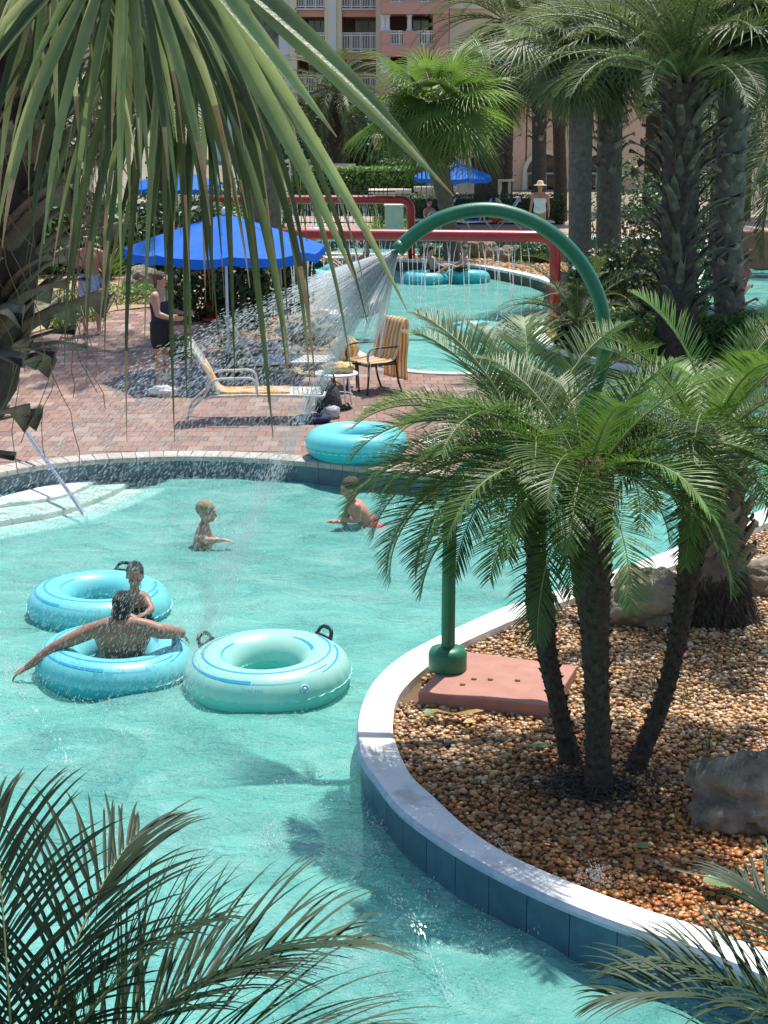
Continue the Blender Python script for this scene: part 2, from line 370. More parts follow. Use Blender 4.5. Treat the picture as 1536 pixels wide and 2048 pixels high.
# ------------------------------------------------------------------ the setting: pools, land, paving
DZ, IZ = 0.25, 0.30                                  # deck level and island coping level above the water
def struct(o): return tag(o, kind='structure')
def PL(pts, z): return [W(x, y, z) for x, y in pts]

struct(MB().add([(-40, -6, -1.15), (40, -6, -1.15), (40, 60, -1.15), (-40, 60, -1.15)], [(0, 1, 2, 3)]).obj('pool_floor', M['plaster'], smooth=False))
# water: one rippled sheet, finer near the eye
ys = [1.0]
while ys[-1] < 49.5: ys.append(ys[-1] + max(.035, ys[-1] * .0058))
xs = np.linspace(-1, 1, 330)
YY = np.repeat(np.array(ys)[:, None], 330, 1); XX = xs[None, :] * (6 + YY * .42)
ZZ = np.zeros_like(XX)
for k in range(26):
    lam = rng.uniform(.22, 1.5); th = rng.uniform(0, math.pi * 2); am = .0052 * lam ** .8 * np.exp(-YY / 40)
    ZZ += am * np.sin((XX * math.cos(th) + YY * math.sin(th)) * 2 * math.pi / lam + rng.uniform(0, 6.3) + 1.3 * np.sin(XX * .9 + YY * 1.1 + k))
def ripple_ring(cx, cy, a, lam, rad):
    d = np.hypot(XX - cx, YY - cy); return a * np.sin(d * 2 * math.pi / lam) * np.exp(-d / rad)
nr, nc = XX.shape
vv = np.stack([XX, YY, ZZ], -1).reshape(-1, 3)
idx = np.arange(nr * nc).reshape(nr, nc)
ff = np.stack([idx[:-1, :-1], idx[:-1, 1:], idx[1:, 1:], idx[1:, :-1]], -1).reshape(-1, 4)
def np_mesh(name, v, f, mats, smooth=True, col=None):
    me = bpy.data.meshes.new(name); k = f.shape[1]
    me.vertices.add(len(v)); me.vertices.foreach_set('co', np.ascontiguousarray(v, dtype=np.float32).ravel())
    me.loops.add(f.size); me.loops.foreach_set('vertex_index', np.ascontiguousarray(f, dtype=np.int32).ravel())
    me.polygons.add(len(f)); me.polygons.foreach_set('loop_start', np.arange(0, f.size, k, dtype=np.int32))
    try: me.polygons.foreach_set('loop_total', np.full(len(f), k, dtype=np.int32))
    except Exception: pass
    for m in (mats if isinstance(mats, list) else [mats]): me.materials.append(m)
    me.update(calc_edges=True)
    me.polygons.foreach_set('use_smooth', np.full(len(f), smooth))
    if col is not None:
        ca = me.color_attributes.new('Col', 'FLOAT_COLOR', 'POINT')
        c4 = np.ones((len(v), 4), dtype=np.float32); c4[:, :3] = col; ca.data.foreach_set('color', c4.ravel())
    me.validate(); return me
WATER = (vv, ff)

# --- near island: gravel bed ringed by a white coping with blue tiled wall
OUT = [(1900, 2110), (1640, 2003), (1536, 1957), (1477, 1930), (1377, 1890), (1237, 1846), (1070, 1779), (920, 1701), (808, 1623), (752, 1556), (722, 1508), (716, 1445), (727, 1401), (752, 1357), (803, 1312), (875, 1273), (942, 1242), (1014, 1212), (1143, 1170), (1237, 1137), (1343, 1098), (1460, 1050), (1516, 1022), (1700, 940)]
INN = [(1900, 2030), (1640, 1945), (1536, 1902), (1483, 1880), (1405, 1853), (1293, 1818), (1154, 1768), (1014, 1706), (931, 1651), (870, 1595), (819, 1545), (789, 1478), (786, 1440), (792, 1402), (815, 1368), (858, 1330), (914, 1291), (990, 1255), (1070, 1222), (1148, 1195), (1221, 1165), (1349, 1130), (1483, 1067), (1536, 1044), (1720, 965)]
oc = catmull(PL(OUT, IZ), 10); ic = catmull(PL(INN, IZ), 10)
def resample(path, n):
    d = [0]
    for a, b in zip(path, path[1:]): d.append(d[-1] + (b - a).length)
    out = []; j = 0
    for i in range(n):
        s = d[-1] * i / (n - 1)
        while j < len(d) - 2 and d[j + 1] < s: j += 1
        t = (s - d[j]) / max(d[j + 1] - d[j], 1e-9); out.append(path[j].lerp(path[j + 1], min(max(t, 0), 1)))
    return out
oc = resample(oc, 160); ic = resample(ic, 160)
def shift(path, dz, off=0.0, side=1):
    out = []
    for i, p in enumerate(path):
        t = (path[min(i + 1, len(path) - 1)] - path[max(i - 1, 0)]); n = Vector((t.y, -t.x, 0)).normalized() * side
        out.append(Vector((p.x, p.y, p.z + dz)) + n * off)
    return out
far_close = [Vector((16, oc[-1].y + 1, 0)), Vector((16, oc[0].y - 1, 0))]
island = struct(MB().prism(list(ic) + far_close, -1.1, IZ - .075).obj('island_ground', M['soil'], smooth=False))
sgn = 1 if (oc[80] - ic[80]).dot(shift(oc, 0, 1)[80] - oc[80]) > 0 else -1
rows = [shift(oc, -1.3, -.03, sgn), shift(oc, -.05, -.03, sgn), shift(oc, -.05, .008, sgn), shift(oc, -.028, .010, sgn), shift(oc, 0, -.004, sgn), shift(oc, .001, -.03, sgn), shift(ic, .002, .02, sgn), shift(ic, -.004, 0, sgn), shift(ic, -.14, 0, sgn)]
cp = MB()
for a, b in zip(rows[4:], rows[5:]): cp.band(a, b)
ed = MB()
for a, b in zip(rows[1:4], rows[2:5]): ed.band(a, b)
wl = MB(); wl.band(rows[0], rows[1])
coping = cp.obj('coping', M['coping_w'], island, recalc=True)
ed.obj('painted_edge', M['bluepaint'], island, recalc=True)
wl.obj('pool_wall', M['plaster'], island, recalc=True)
# each waterline tile on the island wall
def wall_tiles(path, side, parent, width, z0, z1, m, off, i0=0, i1=None, gap=.003):
    L = [0]
    for a, b in zip(path, path[1:]): L.append(L[-1] + (b - a).length)
    n = int(L[-1] / width); pts = resample(path, n * 3 + 1)
    for i in range(n):
        seg = pts[i * 3:i * 3 + 4]
        seg[0] = seg[0].lerp(seg[1], gap / max((seg[1] - seg[0]).length, 1e-6)); seg[3] = seg[3].lerp(seg[2], gap / max((seg[3] - seg[2]).length, 1e-6))
        o1 = shift(seg, 0, off, side); o0 = shift(seg, 0, off - .012, side); b = MB()
        f_t = [Vector((p.x, p.y, z1)) for p in o1]; f_b = [Vector((p.x, p.y, z0)) for p in o1]
        r_t = [Vector((p.x, p.y, z1)) for p in o0]; r_b = [Vector((p.x, p.y, z0)) for p in o0]
        b.band(f_b, f_t); b.band(f_t, r_t); b.band(r_b, f_b)
        b.add([f_b[0], f_t[0], r_t[0], r_b[0]], [(0, 1, 2, 3)]); b.add([f_b[3], f_t[3], r_t[3], r_b[3]], [(3, 2, 1, 0)])
        b.obj('tile', m, parent, smooth=False, recalc=True)
wall_tiles(oc[:118], sgn, island, .30, -.16, IZ - .055, M['tileblue'], -.018)

# --- brick deck between the pools
NEAR = [(-420, 1075), (-200, 985), (0, 945), (80, 931), (200, 919), (350, 913), (480, 915), (600, 923), (700, 933), (800, 945), (900, 953), (1000, 950), (1090, 930), (1150, 890), (1175, 835), (1165, 785)]
BACK = [(1165, 785), (1120, 752), (1050, 745), (960, 745), (870, 744), (810, 737), (745, 716), (690, 684), (655, 655), (650, 640), (690, 622), (745, 606), (764, 594), (745, 580), (690, 570), (640, 565), (598, 560), (588, 545), (570, 525), (548, 508)]
near = resample(catmull(PL(NEAR, DZ), 8), 220); back = resample(catmull(PL(BACK, DZ), 8), 160)
deck_poly = near + back[1:] + [W(520, 490, DZ), W(480, 478, DZ), Vector((-40, W(480, 478, DZ).y, DZ)), Vector((-40, near[0].y, DZ))]
deck = struct(MB().prism(deck_poly, -1.1, DZ - .012).obj('deck', M['mortar'], smooth=False))
def inside(x, y, poly):
    c = False; j = len(poly) - 1
    for i in range(len(poly)):
        a, b = poly[i], poly[j]
        if (a[1] > y) != (b[1] > y) and x < (b[0] - a[0]) * (y - a[1]) / (b[1] - a[1]) + a[0]: c = not c
        j = i
    return c
def dist_path(x, y, path): return min((p.x - x) ** 2 + (p.y - y) ** 2 for p in path) ** .5
# bullnose coping stones along the near pool, each a stone of its own
def coping_stones(path, parent, width, depth, side, m, step):
    L = sum((b - a).length for a, b in zip(path, path[1:])); n = int(L / width); pts = resample(path, n * 2 + 1)
    for i in range(n):
        seg = pts[i * 2:i * 2 + 3]; g = .004
        seg = [seg[0].lerp(seg[1], 2 * g / width), seg[1], seg[2].lerp(seg[1], 2 * g / width)]
        prof = [(0.0, -.05), (.02, -.052), (.028, -.025), (.02, .004), (0, .014), (-depth, .014), (-depth, -.05)]
        b = MB(); rws = [shift(seg, dz, off, side) for off, dz in prof]
        for r0, r1 in zip(rws, rws[1:]): b.band(r0, r1)
        for e in (0, 2): b.add([r[e] for r in rws], [tuple(range(len(rws)))])
        b.obj('coping_stone', m, parent, smooth=False, recalc=True)
ns = 1 if shift(near, 0, 1)[100].y < near[100].y else -1
coping_stones(near, deck, .16, .26, ns, M['stonecop'], 0)
wl = MB(); wl.band(shift(near, -1.3, -.01, ns), shift(near, -.05, -.01, ns)); wl.obj('pool_wall', M['plaster'], deck, recalc=True)
wall_tiles(near[30:200], ns, deck, .30, -.16, DZ - .052, M['tilegrey'], .004)
b = MB(); b.band(shift(back, -1.3, 0), shift(back, -.03, 0)); b.obj('back_pool_wall', M['tileblue'], deck, recalc=True)
bs = 1 if inside(*(shift(back, 0, .2)[20].xy), deck_poly) else -1
b = MB(); rws = [shift(back, -.04, -.02, bs), shift(back, .008, -.02, bs), shift(back, .01, .22, bs), shift(back, -.04, .22, bs)]
for r0, r1 in zip(rws, rws[1:]): b.band(r0, r1)
b.obj('back_coping', M['stonecop'], deck, recalc=True)
# planting beds cut the paving
BED = [(430, 700), (470, 660), (540, 640), (600, 640), (650, 660), (690, 690), (720, 720), (700, 745), (640, 752), (560, 750), (480, 740)]
bed = [Vector(p) for p in catmull(PL(BED, DZ), 6, True)]
struct(MB().prism(bed, DZ - .05, DZ + .03).obj('planting_bed', M['farsoil'], smooth=False))
LEFTBED = [(-60, 690), (60, 668), (130, 648), (230, 622), (330, 612), (420, 640), (455, 655), (520, 630), (590, 590), (560, 545), (520, 500), (200, 500), (-300, 520), (-500, 640)]
lbed = [Vector(p) for p in PL(LEFTBED, DZ)]
struct(MB().prism(lbed, DZ - .05, DZ + .02).obj('left_planting_bed', M['farsoil'], smooth=False))
pw, pd = .20, .30; cand = []
pb = MB(); hz = .010
a_, c_ = pw / 2 - .004, pd / 2 - .004
pb.add([(-a_, -c_, -.03), (a_, -c_, -.03), (a_, c_, -.03), (-a_, c_, -.03), (-a_ + .006, -c_ + .006, hz), (a_ - .006, -c_ + .006, hz), (a_ - .006, c_ - .006, hz), (-a_ + .006, c_ - .006, hz),
        (-a_, -c_, hz - .006), (a_, -c_, hz - .006), (a_, c_, hz - .006), (-a_, c_, hz - .006)],
       [(4, 5, 6, 7), (8, 9, 5, 4), (9, 10, 6, 5), (10, 11, 7, 6), (11, 8, 4, 7), (0, 1, 9, 8), (1, 2, 10, 9), (2, 3, 11, 10), (3, 0, 8, 11)])
pmesh = pb.mesh('paver', M['paver'], smooth=False)
rowi = 0; y = 17.5
edge_all = near + back
while y < 34:
    x = -7.5 + (pw / 2 if rowi % 2 else 0)
    while x < 4.2:
        if inside(x, y, deck_poly) and not inside(x, y, bed) and not inside(x, y, lbed):
            dn = dist_path(x, y, edge_all[::2])
            if dn > .36: cand.append((x, y))
        x += pw
    y += pd; rowi += 1
def inview(x, y):
    px = 768 + FPX * x / (y * math.cos(PITCH) + 4.2 * math.sin(PITCH)); return 10 < px < 900
cand.sort(key=lambda c: (0 if inview(*c) else 1, c[1]))
for (x, y) in cand[:300]:
    o = link('paver', pmesh, deck); o.location = (x, y, DZ - .012 + rnd(-.002, .002)); o.rotation_euler = (rnd(-.006, .006), rnd(-.006, .006), rnd(-.01, .01))
rest = cand[300:]
bv = np.array(pb.v); bf = pb.f
vs_ = []; fs_ = []; cs_ = []
for i, (x, y) in enumerate(rest):
    q = bv + np.array([x, y, DZ - .012 + rnd(-.002, .002)]); vs_.append(q); c = np.array(random.choice(PAVCOL)) * rnd(.85, 1.15)
    cs_.append(np.repeat(c[None], len(bv), 0)); fs_.append(np.array(bf) + i * len(bv))
o = link('paving', np_mesh('paving', np.concatenate(vs_), np.concatenate(fs_), M['paverst'], False, np.concatenate(cs_)), deck); o['kind'] = 'stuff'

# --- land behind: mid island, right bank, far deck and ground
MID = [(540, 513), (650, 515), (800, 520), (880, 524), (960, 533), (1040, 548), (1095, 564), (1118, 585), (1104, 603), (1085, 622), (1068, 645), (1066, 668), (1095, 692), (1150, 712), (1212, 728), (1300, 742), (1420, 748), (1536, 742), (1800, 735), (2100, 720)]
MIDB = [(2100, 690), (1700, 692), (1536, 688), (1440, 668), (1405, 620), (1400, 570), (1412, 535), (1440, 505), (1300, 496), (1120, 500), (1000, 505), (850, 509), (650, 506), (540, 504)]
mf = resample(catmull(PL(MID, DZ), 8), 180); mb_ = resample(catmull(PL(MIDB, DZ), 8), 140)
bank = struct(MB().prism(mf + mb_, -1.1, DZ - .03).obj('right_bank', M['farsoil'], smooth=False))
def edge(path, name, parent, wallm, topm, wdt, inward):
    b = MB(); b.band(shift(path, -1.3, 0), shift(path, -.02, 0)); b.obj('pool_wall', wallm, parent, recalc=True)
    b = MB(); rws = [shift(path, -.05, -.015 * inward), shift(path, .012, -.015 * inward), shift(path, .012, wdt * inward), shift(path, -.05, wdt * inward)]
    for r0, r1 in zip(rws, rws[1:]): b.band(r0, r1)
    b.obj(name, topm, parent, recalc=True)
mpoly = mf + mb_
edge(mf, 'coping', bank, M['tileblue'], M['coping_w'], .22, 1 if inside(*(shift(mf, 0, .1)[40].xy), mpoly) else -1)
edge(mb_, 'coping', bank, M['tileblue'], M['coping_w'], .22, 1 if inside(*(shift(mb_, 0, .1)[100].xy), mpoly) else -1)
FARE = [(-700, 480), (540, 480), (700, 477), (900, 474), (1050, 473), (1200, 476), (1360, 480), (1450, 500), (1490, 515), (1536, 520), (1700, 520), (2600, 518)]
fe = resample(catmull(PL(FARE, DZ), 6), 120)
fard = struct(MB().prism(fe + [Vector((70, 60, 0)), Vector((-70, 60, 0))], -1.1, DZ - .01).obj('far_deck', M['fardeck'], smooth=False))
edge(fe, 'coping', fard, M['tileblue'], M['coping_w'], .35, 1 if shift(fe, 0, .1)[60].y > fe[60].y else -1)
struct(MB().add([(-400, 59.5, .23), (400, 59.5, .23), (400, 700, .23), (-400, 700, .23)], [(0, 1, 2, 3)]).obj('ground', M['ground'], smooth=False))
struct(MB().add([(-60, -8, .2), (60, -8, .2), (60, 1.4, .2), (-60, 1.4, .2)], [(0, 1, 2, 3)]).obj('near_terrace', M['fardeck'], smooth=False))

# --- steps into the near pool, left
STEPS = []
for i, (pts, z) in enumerate([([(-300, 1100), (-120, 1035), (0, 1008), (100, 994), (178, 968), (215, 935), (60, 930), (-300, 985)], .012),
                              ([(-300, 1160), (-120, 1075), (0, 1042), (130, 1018), (245, 972), (285, 935), (60, 930), (-300, 985)], -.035),
                              ([(-300, 1210), (-120, 1115), (0, 1078), (180, 1040), (330, 978), (365, 932), (60, 930), (-300, 985)], -.10)]):
    n1 = resample(catmull(PL(pts[:6], z), 6), 30); p = n1 + [Vector((near[60].x, near[60].y + .2, 0)), Vector((near[10].x, near[10].y + .2, 0))]
    STEPS.append((p, [.02, .03, .06][i]))
    struct(MB().prism(p, -1.12 - i * .004, z).obj('pool_step', M['step'], smooth=False, bevel=.02))

# the water's cloudiness follows its depth: clear over the steps, milky turquoise over the deep floor
turb = np.full(len(vv), .62)
for (poly_, t_) in STEPS[::-1]:
    xs0 = min(p[0] for p in poly_); xs1 = max(p[0] for p in poly_); ys0_ = min(p[1] for p in poly_); ys1_ = max(p[1] for p in poly_)
    for i in np.nonzero((vv[:, 0] > xs0) & (vv[:, 0] < xs1) & (vv[:, 1] > ys0_) & (vv[:, 1] < ys1_))[0]:
        if inside(vv[i, 0], vv[i, 1], poly_): turb[i] = t_
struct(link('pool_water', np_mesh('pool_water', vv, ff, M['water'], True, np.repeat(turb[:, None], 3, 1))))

# --- pebbles on the island
def ico(sub):
    import bmesh
    b = bmesh.new(); bmesh.ops.create_icosphere(b, subdivisions=sub, radius=1); v = np.array([list(x.co) for x in b.verts]); f = np.array([[q.index for q in x.verts] for x in b.faces]); b.free(); return v, f
PEB = [(.50, .33, .17), (.44, .235, .085), (.33, .16, .055), (.60, .44, .27), (.25, .12, .05), (.47, .28, .13), (.18, .095, .045), (.52, .28, .10), (.42, .22, .08), (.64, .52, .37)]
isl_poly = [p for p in ic] + far_close
def scatter_pebbles(name, test, x0, x1, y0, y1, sp, size, sub, matn, z, wet=None, jig=.5):
    bv, bf = ico(sub); pts = []
    yy = y0
    while yy < y1:
        xx = x0
        while xx < x1:
            a, b = xx + rnd(-jig, jig) * sp, yy + rnd(-jig, jig) * sp
            if test(a, b): pts.append((a, b))
            xx += sp
        yy += sp * .9
    n = len(pts)
    if n == 0: return None
    P = np.array(pts); s = rng.uniform(.5, 1.2, n) * size
    sc = np.stack([s * rng.uniform(.8, 1.3, n), s * rng.uniform(.7, 1.0, n), s * rng.uniform(.5, .75, n)], -1)
    a = rng.uniform(0, 6.28, n); tl = rng.normal(0, .3, n)
    V = bv[None] * sc[:, None, :]
    ct, st = np.cos(tl)[:, None], np.sin(tl)[:, None]; y2 = V[..., 1] * ct - V[..., 2] * st; z2 = V[..., 1] * st + V[..., 2] * ct
    ca, sa = np.cos(a)[:, None], np.sin(a)[:, None]; x3 = V[..., 0] * ca - y2 * sa; y3 = V[..., 0] * sa + y2 * ca
    zz = z + rng.uniform(-.012, .012, n)[:, None]
    O = np.stack([x3 + P[:, 0:1], y3 + P[:, 1:2], z2 + zz], -1).reshape(-1, 3)
    F = (bf[None] + (np.arange(n) * len(bv))[:, None, None]).reshape(-1, 3)
    c = np.array(PEB)[rng.integers(0, len(PEB), n)] * rng.uniform(.8, 1.15, n)[:, None]
    if wet is not None:
        w = np.array([wet(*p) for p in pts])[:, None]
        c = c * (1 - w) + (c ** 1.2 * np.array([1.02, .76, .46])) * w
    C = np.repeat(c, len(bv), 0)
    return link(name, np_mesh(name, O, F, M[matn], True, C))
def wetf(x, y):
    d = dist_path(x, y, ic[::4]); e = noise.noise(Vector((x * 1.3, y * 1.3, 3)))
    return min(1, max(0, 1.0 - (y - 9.3) * .6 + e * .7))
def is_isl(x, y):
    return inside(x, y, isl_poly) and -.2 < (x) < 5 and abs(x) < (y + 1) * .29
t = scatter_pebbles('gravel', lambda x, y: y < 11.2 and is_isl(x, y), -.5, 4.2, 6.6, 11.2, .0325, .0215, 2, 'pebble', IZ - .066, wetf)
tag(t, 'orange and cream river pebbles covering the bed behind the curved coping', 'gravel', kind='stuff')
t = scatter_pebbles('gravel', lambda x, y: y >= 11.2 and is_isl(x, y), .3, 5.2, 11.2, 17.5, .036, .0245, 1, 'pebble', IZ - .066)
tag(t, 'pale river pebbles around the boulders at the back of the bed', 'gravel', kind='stuff')
t = scatter_pebbles('gravel', lambda x, y: inside(x, y, mpoly) and abs(x) < y * .25, -4, 10, 24, 47, .11, .05, 1, 'pebbled', DZ - .03, jig=.7)
tag(t, 'tan gravel on the bank around the red water frames', 'gravel', kind='stuff')
t = scatter_pebbles('gravel', lambda x, y: inside(x, y, bed), -4, 1, 22, 32, .09, .045, 1, 'pebbled', DZ + .03, jig=.7)
tag(t, 'tan gravel around the rocks behind the white lounger', 'gravel', kind='stuff')

# --- rocks
def rock(label, c, r, seed, m='rock', rz=0, sub=5, rough=.28):
    bv, bf = ico(sub); out = []
    for v in bv:
        p = Vector(v); q = p + Vector((seed * 7.1, seed * 3.3, seed))
        d = 1 + rough * noise.noise(q * 1.1) + rough * .6 * noise.noise(q * 2.6) + rough * .3 * noise.noise(q * 6) + rough * .16 * noise.noise(q * 14) - rough * .25 * max(0, noise.noise(q * 3.3 + Vector((9, 0, 0))) - .25) * 4
        if p.z < -.25: d *= 1
        out.append((p.x * r[0] * d, p.y * r[1] * d, p.z * r[2] * d))
    o = link('boulder', np_mesh('boulder', np.array(out), bf, M[m])); o.location = c; o.rotation_euler = (0, 0, rz)
    return tag(o, label, 'rock')
rock('large tan limestone boulder beside the thick rooted palm trunk', WD(1288, 1205, 13.2), (.40, .32, .30), 3)
rock('dark pitted limestone boulder in dappled shade on the orange pebbles', WD(1500, 1598, 9.3), (.34, .30, .27), 5, 'rockdk', rough=.4)
rock('tan boulder on the gravel past the thick palm trunk', WD(1560, 1160, 14.0), (.30, .3, .22), 8)
rock('flat topped tan rock behind the chair with the striped towel', W(622, 690, DZ) + Vector((0, 0, .2)), (.5, .4, .4), 11)
rock('dark rock in the planting bed behind the white lounger', W(555, 735, DZ) + Vector((0, 0, .12)), (.45, .35, .3), 13, 'rockdk')
rock('small dark rock beside the round side table', W(640, 742, DZ) + Vector((0, 0, .08)), (.3, .25, .2), 14, 'rockdk')
rock('brown rock between the dark rock and the umbrella pole', W(490, 722, DZ) + Vector((0, 0, .1)), (.35, .3, .24), 15, 'rockdk')
rock('white sunlit stone slab at the tip of the brick peninsula', W(648, 632, DZ) + Vector((0, 0, .02)), (.55, .42, .1), 16, 'coping_w', rough=.15)
rock('grey rock in the ground cover near the standing man', W(285, 588, DZ) + Vector((0, 0, .2)), (.42, .4, .4), 17, 'rockdk')
rock('cream rock on the gravel strip right of the leaning palm trunk', W(1012, 520, DZ) + Vector((0, 0, .08)), (.32, .3, .26), 18)
rock('broad tan rock at the back channel behind the water curtain', W(955, 512, DZ) + Vector((0, 0, .18)), (.5, .4, .36), 19)
rock('grey rock tucked behind the trailing green shrub on the gravel strip', W(1090, 520, DZ) + Vector((0, 0, .2)), (.55, .5, .42), 20, 'rockdk')
rock('brown rock at the foot of the front red frame post', W(1140, 610, DZ) + Vector((0, 0, .2)), (.5, .4, .5), 21, 'rockdk')
rock('low cream rock by the pool edge under the feather palm', W(1040, 512, DZ) + Vector((0, 0, .05)), (.3, .3, .2), 22)

# pink slab under the green sprayer
SLZ = IZ + .03
SLAB = [W(836, 1384, SLZ), W(1104, 1412, SLZ), W(1154, 1332, SLZ), W(915, 1300, SLZ)]
tag(MB().prism(SLAB, IZ - .1, SLZ).obj('concrete_slab', M['slab'], smooth=False, bevel=.008), 'pink concrete slab under the green water sprayer post', 'slab')
for (x, y) in [(948, 1357), (981, 1358), (925, 1368), (1035, 1360)]:
    p = W(x, y, SLZ + .008); b = MB(); b.ell((0, 0, 0), (.022, .015, .011), 10, 6)
    o = b.obj('pebble', M['farsoil']); o.location = p; tag(o, 'loose brown pebble lying on the pink slab', 'pebble', 'pebbles on the pink slab')

# ------------------------------------------------------------------ plants
def feather_mesh(name, L, n, ll, lw, elev, bend, seed, mats, fold=False, vee=.5, droop=.5, start=.14, seg=4, rr=.012, sweep=.9, messy=.12, rag=0):
    """one feather frond, its tilt baked in so that leaflets hang by gravity; grows along +X"""
    r_ = random.Random(seed); b = MB(); P = []; D = []; K = 26
    p = Vector((0, 0, 0)); a = elev
    for i in range(K + 1):
        P.append(p.copy()); d = Vector((math.cos(a), 0, math.sin(a))); D.append(d); p = p + d * (L / K); a -= bend / K * (0.5 + 1.2 * i / K)
    side_w = [0.0]
    b.mi = 1; b.tube(P, [rr * (1 - .85 * i / K) + .0012 for i in range(K + 1)], 5, True, flat=.7)
    b.mi = 0
    for k in range(n):
        t = start + (1 - start) * (k + .5) / n; f = t * K; i = min(int(f), K - 1); u = f - i
        base = P[i].lerp(P[i + 1], u); d = D[i]
        env = max(.12, math.sin(math.pi * min(1, (t - start) / (1 - start) * .86 + .12))) ** .6
        up = Vector((-d.z, 0, d.x))
        for s in (-1, 1):
            if rag and r_.random() < rag: continue
            l = ll * env * r_.uniform(.88, 1.1)
            fw = sweep * (.55 + .6 * t) + r_.uniform(-messy, messy)
            sd = Vector((0, s, 0))
            dr = (d * math.sin(fw) + (sd * math.cos(vee) + up * math.sin(vee + r_.uniform(-messy, messy))) * math.cos(fw)).normalized()
            q = base.copy(); rows = []
            nrm = up
            dv = dr.copy()
            for j in range(seg + 1):
                tt = j / seg; w = lw * (.45 + .55 * min(1, tt * 4)) * (1 - tt) ** .55 if tt < 1 else 0.0
                sv = dv.cross(nrm); sv = sv.normalized() if sv.length > 1e-5 else Vector((1, 0, 0))
                if fold: rows.append([q - sv * w + nrm * w * .35, q, q + sv * w + nrm * w * .35])
                else: rows.append([q - sv * w, q + sv * w])
                q = q + dv * (l / seg); dv = (dv + Vector((0, 0, -1)) * droop * (.25 + tt) / seg * 1.6).normalized()
            m = len(rows[0]); vs_ = [v for rw in rows for v in rw]; fs = []
            for j in range(seg):
                for c in range(m - 1): fs.append((j * m + c, j * m + c + 1, (j + 1) * m + c + 1, (j + 1) * m + c))
            b.add(vs_, fs)
    return b.mesh(name, mats)
def fan_mesh(name, L, n, elev, seed, mats, pet=.9, droop=.9, spread=2.4, bw=1.0, free=.42, seg=6, cup=.35, rr=.014):
    """one fan frond with its stalk; grows along +X, hanging blades by gravity"""
    r_ = random.Random(seed); b = MB(); P = []; a = elev; p = Vector((0, 0, 0)); K = 8
    for i in range(K + 1):
        P.append(p.copy()); d = Vector((math.cos(a), 0, math.sin(a))); p = p + d * (pet / K); a -= .5 / K * (1 + i / K)
    b.mi = 1; b.tube(P, [rr * (1 - .4 * i / K) for i in range(K + 1)], 5); b.mi = 0
    hub = P[-1]; up = Vector((-d.z, 0, d.x)); sd = Vector((0, 1, 0)); dth = spread * 2 / n
    for k in range(n):
        th = -spread + dth * (k + .5); cosb = math.cos(th)
        dr = (d * math.cos(th) + sd * math.sin(th) + up * (-cup * abs(math.sin(th * .6)) + .12)).normalized()
        l = L * (.72 + .28 * max(0, math.cos(th * .5))) * r_.uniform(.9, 1.08); q = hub.copy(); dv = dr.copy(); rows = []; nrm = up
        for j in range(seg + 1):
            tt = j / seg
            w = l * tt * math.tan(dth / 2) * 1.02 if tt <= free else l * free * math.tan(dth / 2) * max(0, 1 - (tt - free) / (1 - free)) ** .75
            w = max(w * bw, .0015) if tt < 1 else 0.0
            sv = dv.cross(nrm); sv = sv.normalized() if sv.length > 1e-5 else Vector((0, 1, 0))
            rows.append([q - sv * w + nrm * w * .4, q - nrm * w * .2, q + sv * w + nrm * w * .4])
            q = q + dv * (l / seg)
            g = droop * (max(0, tt - free * .7) * 2.2) / seg * r_.uniform(.7, 1.3)
            dv = (dv + Vector((0, 0, -1)) * g).normalized()
        vs_ = [v for rw in rows for v in rw]; fs = []
        for j in range(seg):
            for c in range(2): fs.append((j * 3 + c, j * 3 + c + 1, (j + 1) * 3 + c + 1, (j + 1) * 3 + c))
        b.add(vs_, fs)
    return b.mesh(name, mats)

def boot_mesh(name, L, w, m, curl=.5, split=False, seed=0, th=.02, taper=.5):
    """an old leaf base: a curved tapering shell that starts on the trunk and points up and out (+X out, +Z up)"""
    r_ = random.Random(seed); b = MB(); K = 6; rows = []
    for i in range(K + 1):
        t = i / K; a = .25 + curl * t; x = L * t * math.sin(a); z = L * t * math.cos(a)
        ww = w * (1 - taper * t) * (1 + .08 * r_.uniform(-1, 1)); row = []
        for k in range(5):
            u = (k - 2) / 2; row.append(Vector((x - abs(u) ** 2 * ww * .55, u * ww, z)))
        rows.append(row)
    tip = rows[-1]
    if split: tip[2].z -= L * .14; tip[2].x -= L * .03; tip[0].z += L * .08; tip[4].z += L * .05
    else:
        for q in tip: q.z += r_.uniform(-.05, .05) * L
    o = [v for r in rows for v in r]; n5 = 5; inner = []
    for i, row in enumerate(rows):
        for v in row: inner.append(Vector((v.x - th * (1.2 - .8 * i / K), v.y * .93, v.z + th * .1)))
    vs_ = o + inner; off = len(o); fs = []
    for i in range(K):
        for k in range(4):
            a0 = i * 5 + k; fs.append((a0, a0 + 1, a0 + 6, a0 + 5)); fs.append((off + a0 + 5, off + a0 + 6, off + a0 + 1, off + a0))
        fs.append((i * 5, i * 5 + 5, off + i * 5 + 5, off + i * 5)); fs.append((i * 5 + 4, off + i * 5 + 4, off + i * 5 + 9, i * 5 + 9))
    for k in range(4): fs.append((K * 5 + k, K * 5 + k + 1, off + K * 5 + k + 1, off + K * 5 + k))
    b.add(vs_, fs); return b.mesh(name, m, True)

def trunk_mb(path, rads, seg=14, rings=None, bump=.06, seed=0, fine=40):
    pts = resample(catmull(path, 6), fine); n = len(pts); rr = []
    for i in range(n):
        t = i / (n - 1) * (len(rads) - 1); k = min(int(t), len(rads) - 2); rr.append((rads[k] * (1 - t + k) + rads[k + 1] * (t - k)) * (1 + bump * noise.noise(Vector((i * .9, seed, 0))) + (bump * .7 if i % 2 else 0)))
    return MB().tube(pts, rr, seg), pts, rr

